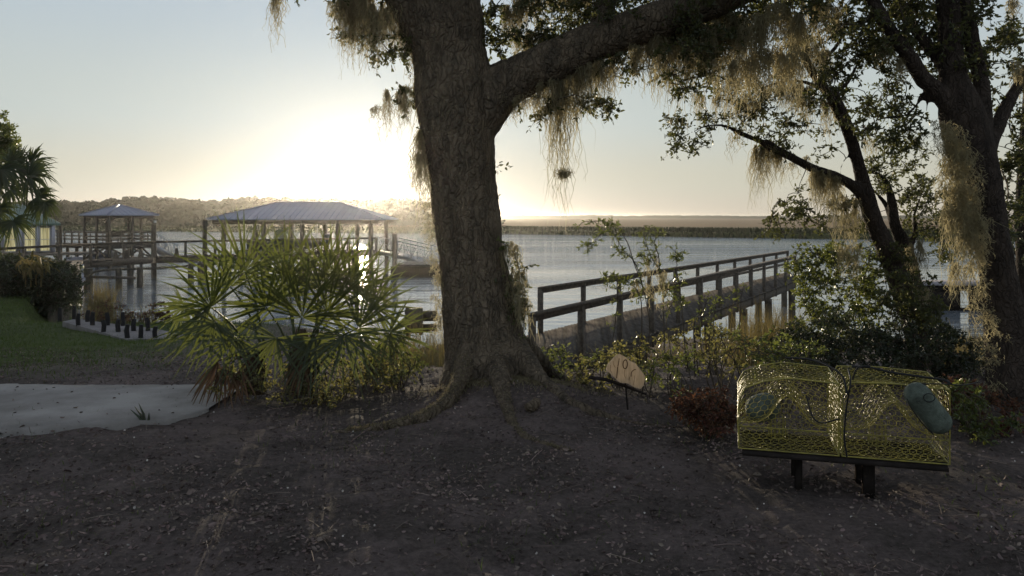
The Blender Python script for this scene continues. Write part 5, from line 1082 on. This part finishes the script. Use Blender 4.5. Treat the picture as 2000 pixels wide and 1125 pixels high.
# pale strap leaves catching the sun on the promontory
t_ = thing('yucca', 'pale sunlit strap leaves on top of the promontory bushes', 'plant', P(60, 530, 22)); m_ = MB()
q = np.array([P(rng.normal(62, 16), rng.normal(512, 7), 22 + rng.normal() * .4) for k in range(70)]); leaf_quads(m_, q, np.array([.5, 0, -1]) + rng.normal(size=(70, 3)) * .5, rng.uniform(.25, .5, 70), .12); 
for k in range(4): b_ = P(50 + k * 10, 560, 22); m_.tube([b_, b_ + [0, 0, .4], P(52 + k * 8, 514, 22)], .02, 5)
obj('leaves', m_, M['reed'], t_)
t_ = thing('leafing_sprout', 'thin sprout with forked blades at the edge of the path', 'plant', P(285, 835, 5.9)); m_ = MB()
for dx, dy in ((-22, -42), (-14, -48), (-30, -36), (6, -30)): a = P(285, 836, 5.9); b_ = P(285 + dx, 836 + dy, 5.9); m_.tube([a, (a + b_) / 2 + [.01, 0, .01], b_], [.008, .010, .002], 5)
obj('blades', m_, M['darkleaf'], t_)

# reeds, grass, litter ------------------------------------------------
def stuff_pts(n, x0, x1, y0, y1): x = rng.uniform(x0, x1, n); y = rng.uniform(y0, y1, n); return x, y
m_ = MB(); n = 2600; D = rng.uniform(9, 15, n); px = rng.normal(1500, 34, n); x = (px - 1000) / F * D; blades(m_, np.c_[x, D, gz(x, D)], rng.uniform(.35, .95, n), .010, .25)
n = 2600; n = 500; D = rng.uniform(13, 21, n); px = rng.uniform(1040, 1560, n); x = (px - 1000) / F * D; blades(m_, np.c_[x, D, gz(x, D)], rng.uniform(.2, .6, n), .012, .3)
n = 1500; D = rng.uniform(10, 22, n); px = rng.uniform(1780, 2000, n); x = (px - 1000) / F * D; blades(m_, np.c_[x, D, gz(x, D)], rng.uniform(.3, .8, n), .012, .3)
n = 300; D = rng.normal(31, .7, n); px = rng.normal(200, 14, n); x = (px - 1000) / F * D; blades(m_, np.c_[x, D, np.full(n, -2.5)], rng.uniform(.8, 1.9, n), .03, .3)
n = 600; D = rng.uniform(16.4, 19.5, n); px = rng.uniform(150, 440, n); x = (px - 1000) / F * D; blades(m_, np.c_[x, D, gz(x, D)], rng.uniform(.25, .6, n), .014, .35)
n = 900; D = rng.uniform(9, 14, n); px = rng.uniform(740, 870, n); x = (px - 1000) / F * D; blades(m_, np.c_[x, D, gz(x, D)], rng.uniform(.3, .7, n), .008, .25)
obj('reeds', m_, M['reed'], kind='stuff', label='thin golden reeds and marsh grass along the near bank', cat='reeds')
m_ = MB(); n = 42000; x, y = stuff_pts(n, -16, -4.0, 7.5, 22); k = rng.uniform(0, 1, n) < np.clip((-3.6 - x) / 2.5, .0, 1); x, y = x[k], y[k]; g_ = gz(x, y); blades(m_, np.c_[x, y, g_ - .005], rng.uniform(.03, .09, len(x)), .010, .7, 2)
n = 9000; x, y = stuff_pts(n, -6, 6, 3.0, 10); k = (np.sin(x * 2.3 + 1) * np.sin(y * 1.9) + rng.normal(size=n) * .3) > .35; x, y = x[k], y[k]; blades(m_, np.c_[x, y, gz(x, y)], rng.uniform(.02, .06, len(x)), .004, .9, 2)
obj('lawn_grass', m_, M['grass'], kind='stuff', label='short lawn grass on the left slope and between fallen leaves', cat='grass')
def onpath(x, y): return (x < -2.45) & (y > np.interp(x, [-14, -3.78, -2.93, -2.62, -2.5], [5.5, 5.57, 5.80, 5.95, 6.3]) + .07 + .08 * np.sin(x * 9) * np.sin(x * 3.1)) & (y < 7.22)
m_ = MB(); n = 70000; y = 2.2 + 9 * rng.uniform(0, 1, n) ** 1.4; x = rng.uniform(-1, 1, n) * (y * .75 + .6); dn = np.sin(x * 1.9 + 1.3 * np.sin(y * 1.1)) * np.sin(y * 2.3 + x) + .6 * np.sin(x * 5.1 + y * 3.7); k = (~onpath(x, y) & (rng.uniform(size=n) < np.clip(.62 + .45 * dn, .12, 1))) | (rng.uniform(size=n) < .03); x, y = x[k], y[k]; n = len(x)
d = rng.normal(size=(n, 3)) * [1, 1, .28]; leaf_quads(m_, np.c_[x, y, gz(x, y) + .006 + rng.exponential(.006, n) + .03 * onpath(x, y)], d, rng.uniform(.010, .034, n) * (1 + (rng.uniform(size=n) < .04) * .8), .5, .16)
Pt = np.c_[x[:1500], y[:1500], gz(x[:1500], y[:1500]) + .012]; dd = nrmA(rng.normal(size=(1500, 3)) * [1, 1, .12]) * rng.uniform(.04, .2, 1500)[:, None]; kk = ~onpath(Pt[:, 0], Pt[:, 1])
tubes3(m_, np.stack([Pt, Pt + dd * .5 + [0, 0, .004], Pt + dd], 1)[kk], np.full((kk.sum(), 3), .0022))
obj('leaf_litter', m_, M['litter'], kind='stuff', label='brown oak leaf litter and twigs covering the dark ground', cat='leaf litter')
m_ = MB(); n = 420; y = 2.4 + 4.5 * rng.uniform(0, 1, n); x = rng.uniform(-1, 1, n) * (y * .72); leaf_quads(m_, np.c_[x, y, gz(x, y) + .015], rng.normal(size=(n, 3)) * [1, 1, .3], rng.uniform(.006, .018, n), .9, .1)
obj('shell_bits', m_, M['pebble'], kind='stuff', label='tiny pale shell and leaf fragments scattered on the ground', cat='fragments')
m_ = MB()
for px, py in ((1115, 915), (565, 988), (440, 1062), (1230, 1000), (500, 912), (1000, 905), (420, 940), (560, 1040)):
    pass

# ------------------------------------------------------------------ haze
if HAZE:
    hm = bpy.data.materials.new('haze_air'); hm.use_nodes = True; t = hm.node_tree; t.nodes.remove(t.nodes['Principled BSDF'])
    v = N(t, 'ShaderNodeVolumePrincipled'); v.inputs['Color'].default_value = (.95, .93, .90, 1); v.inputs['Density'].default_value = HAZE; v.inputs['Anisotropy'].default_value = .87
    t.links.new(v.outputs[0], t.nodes['Material Output'].inputs['Volume'])
    mb = MB(); mb.box([0, 900, 2], (7000, 8600, 16)); obj('haze', mb, hm, kind='stuff', label='thin warm haze in the air over the river', cat='haze')
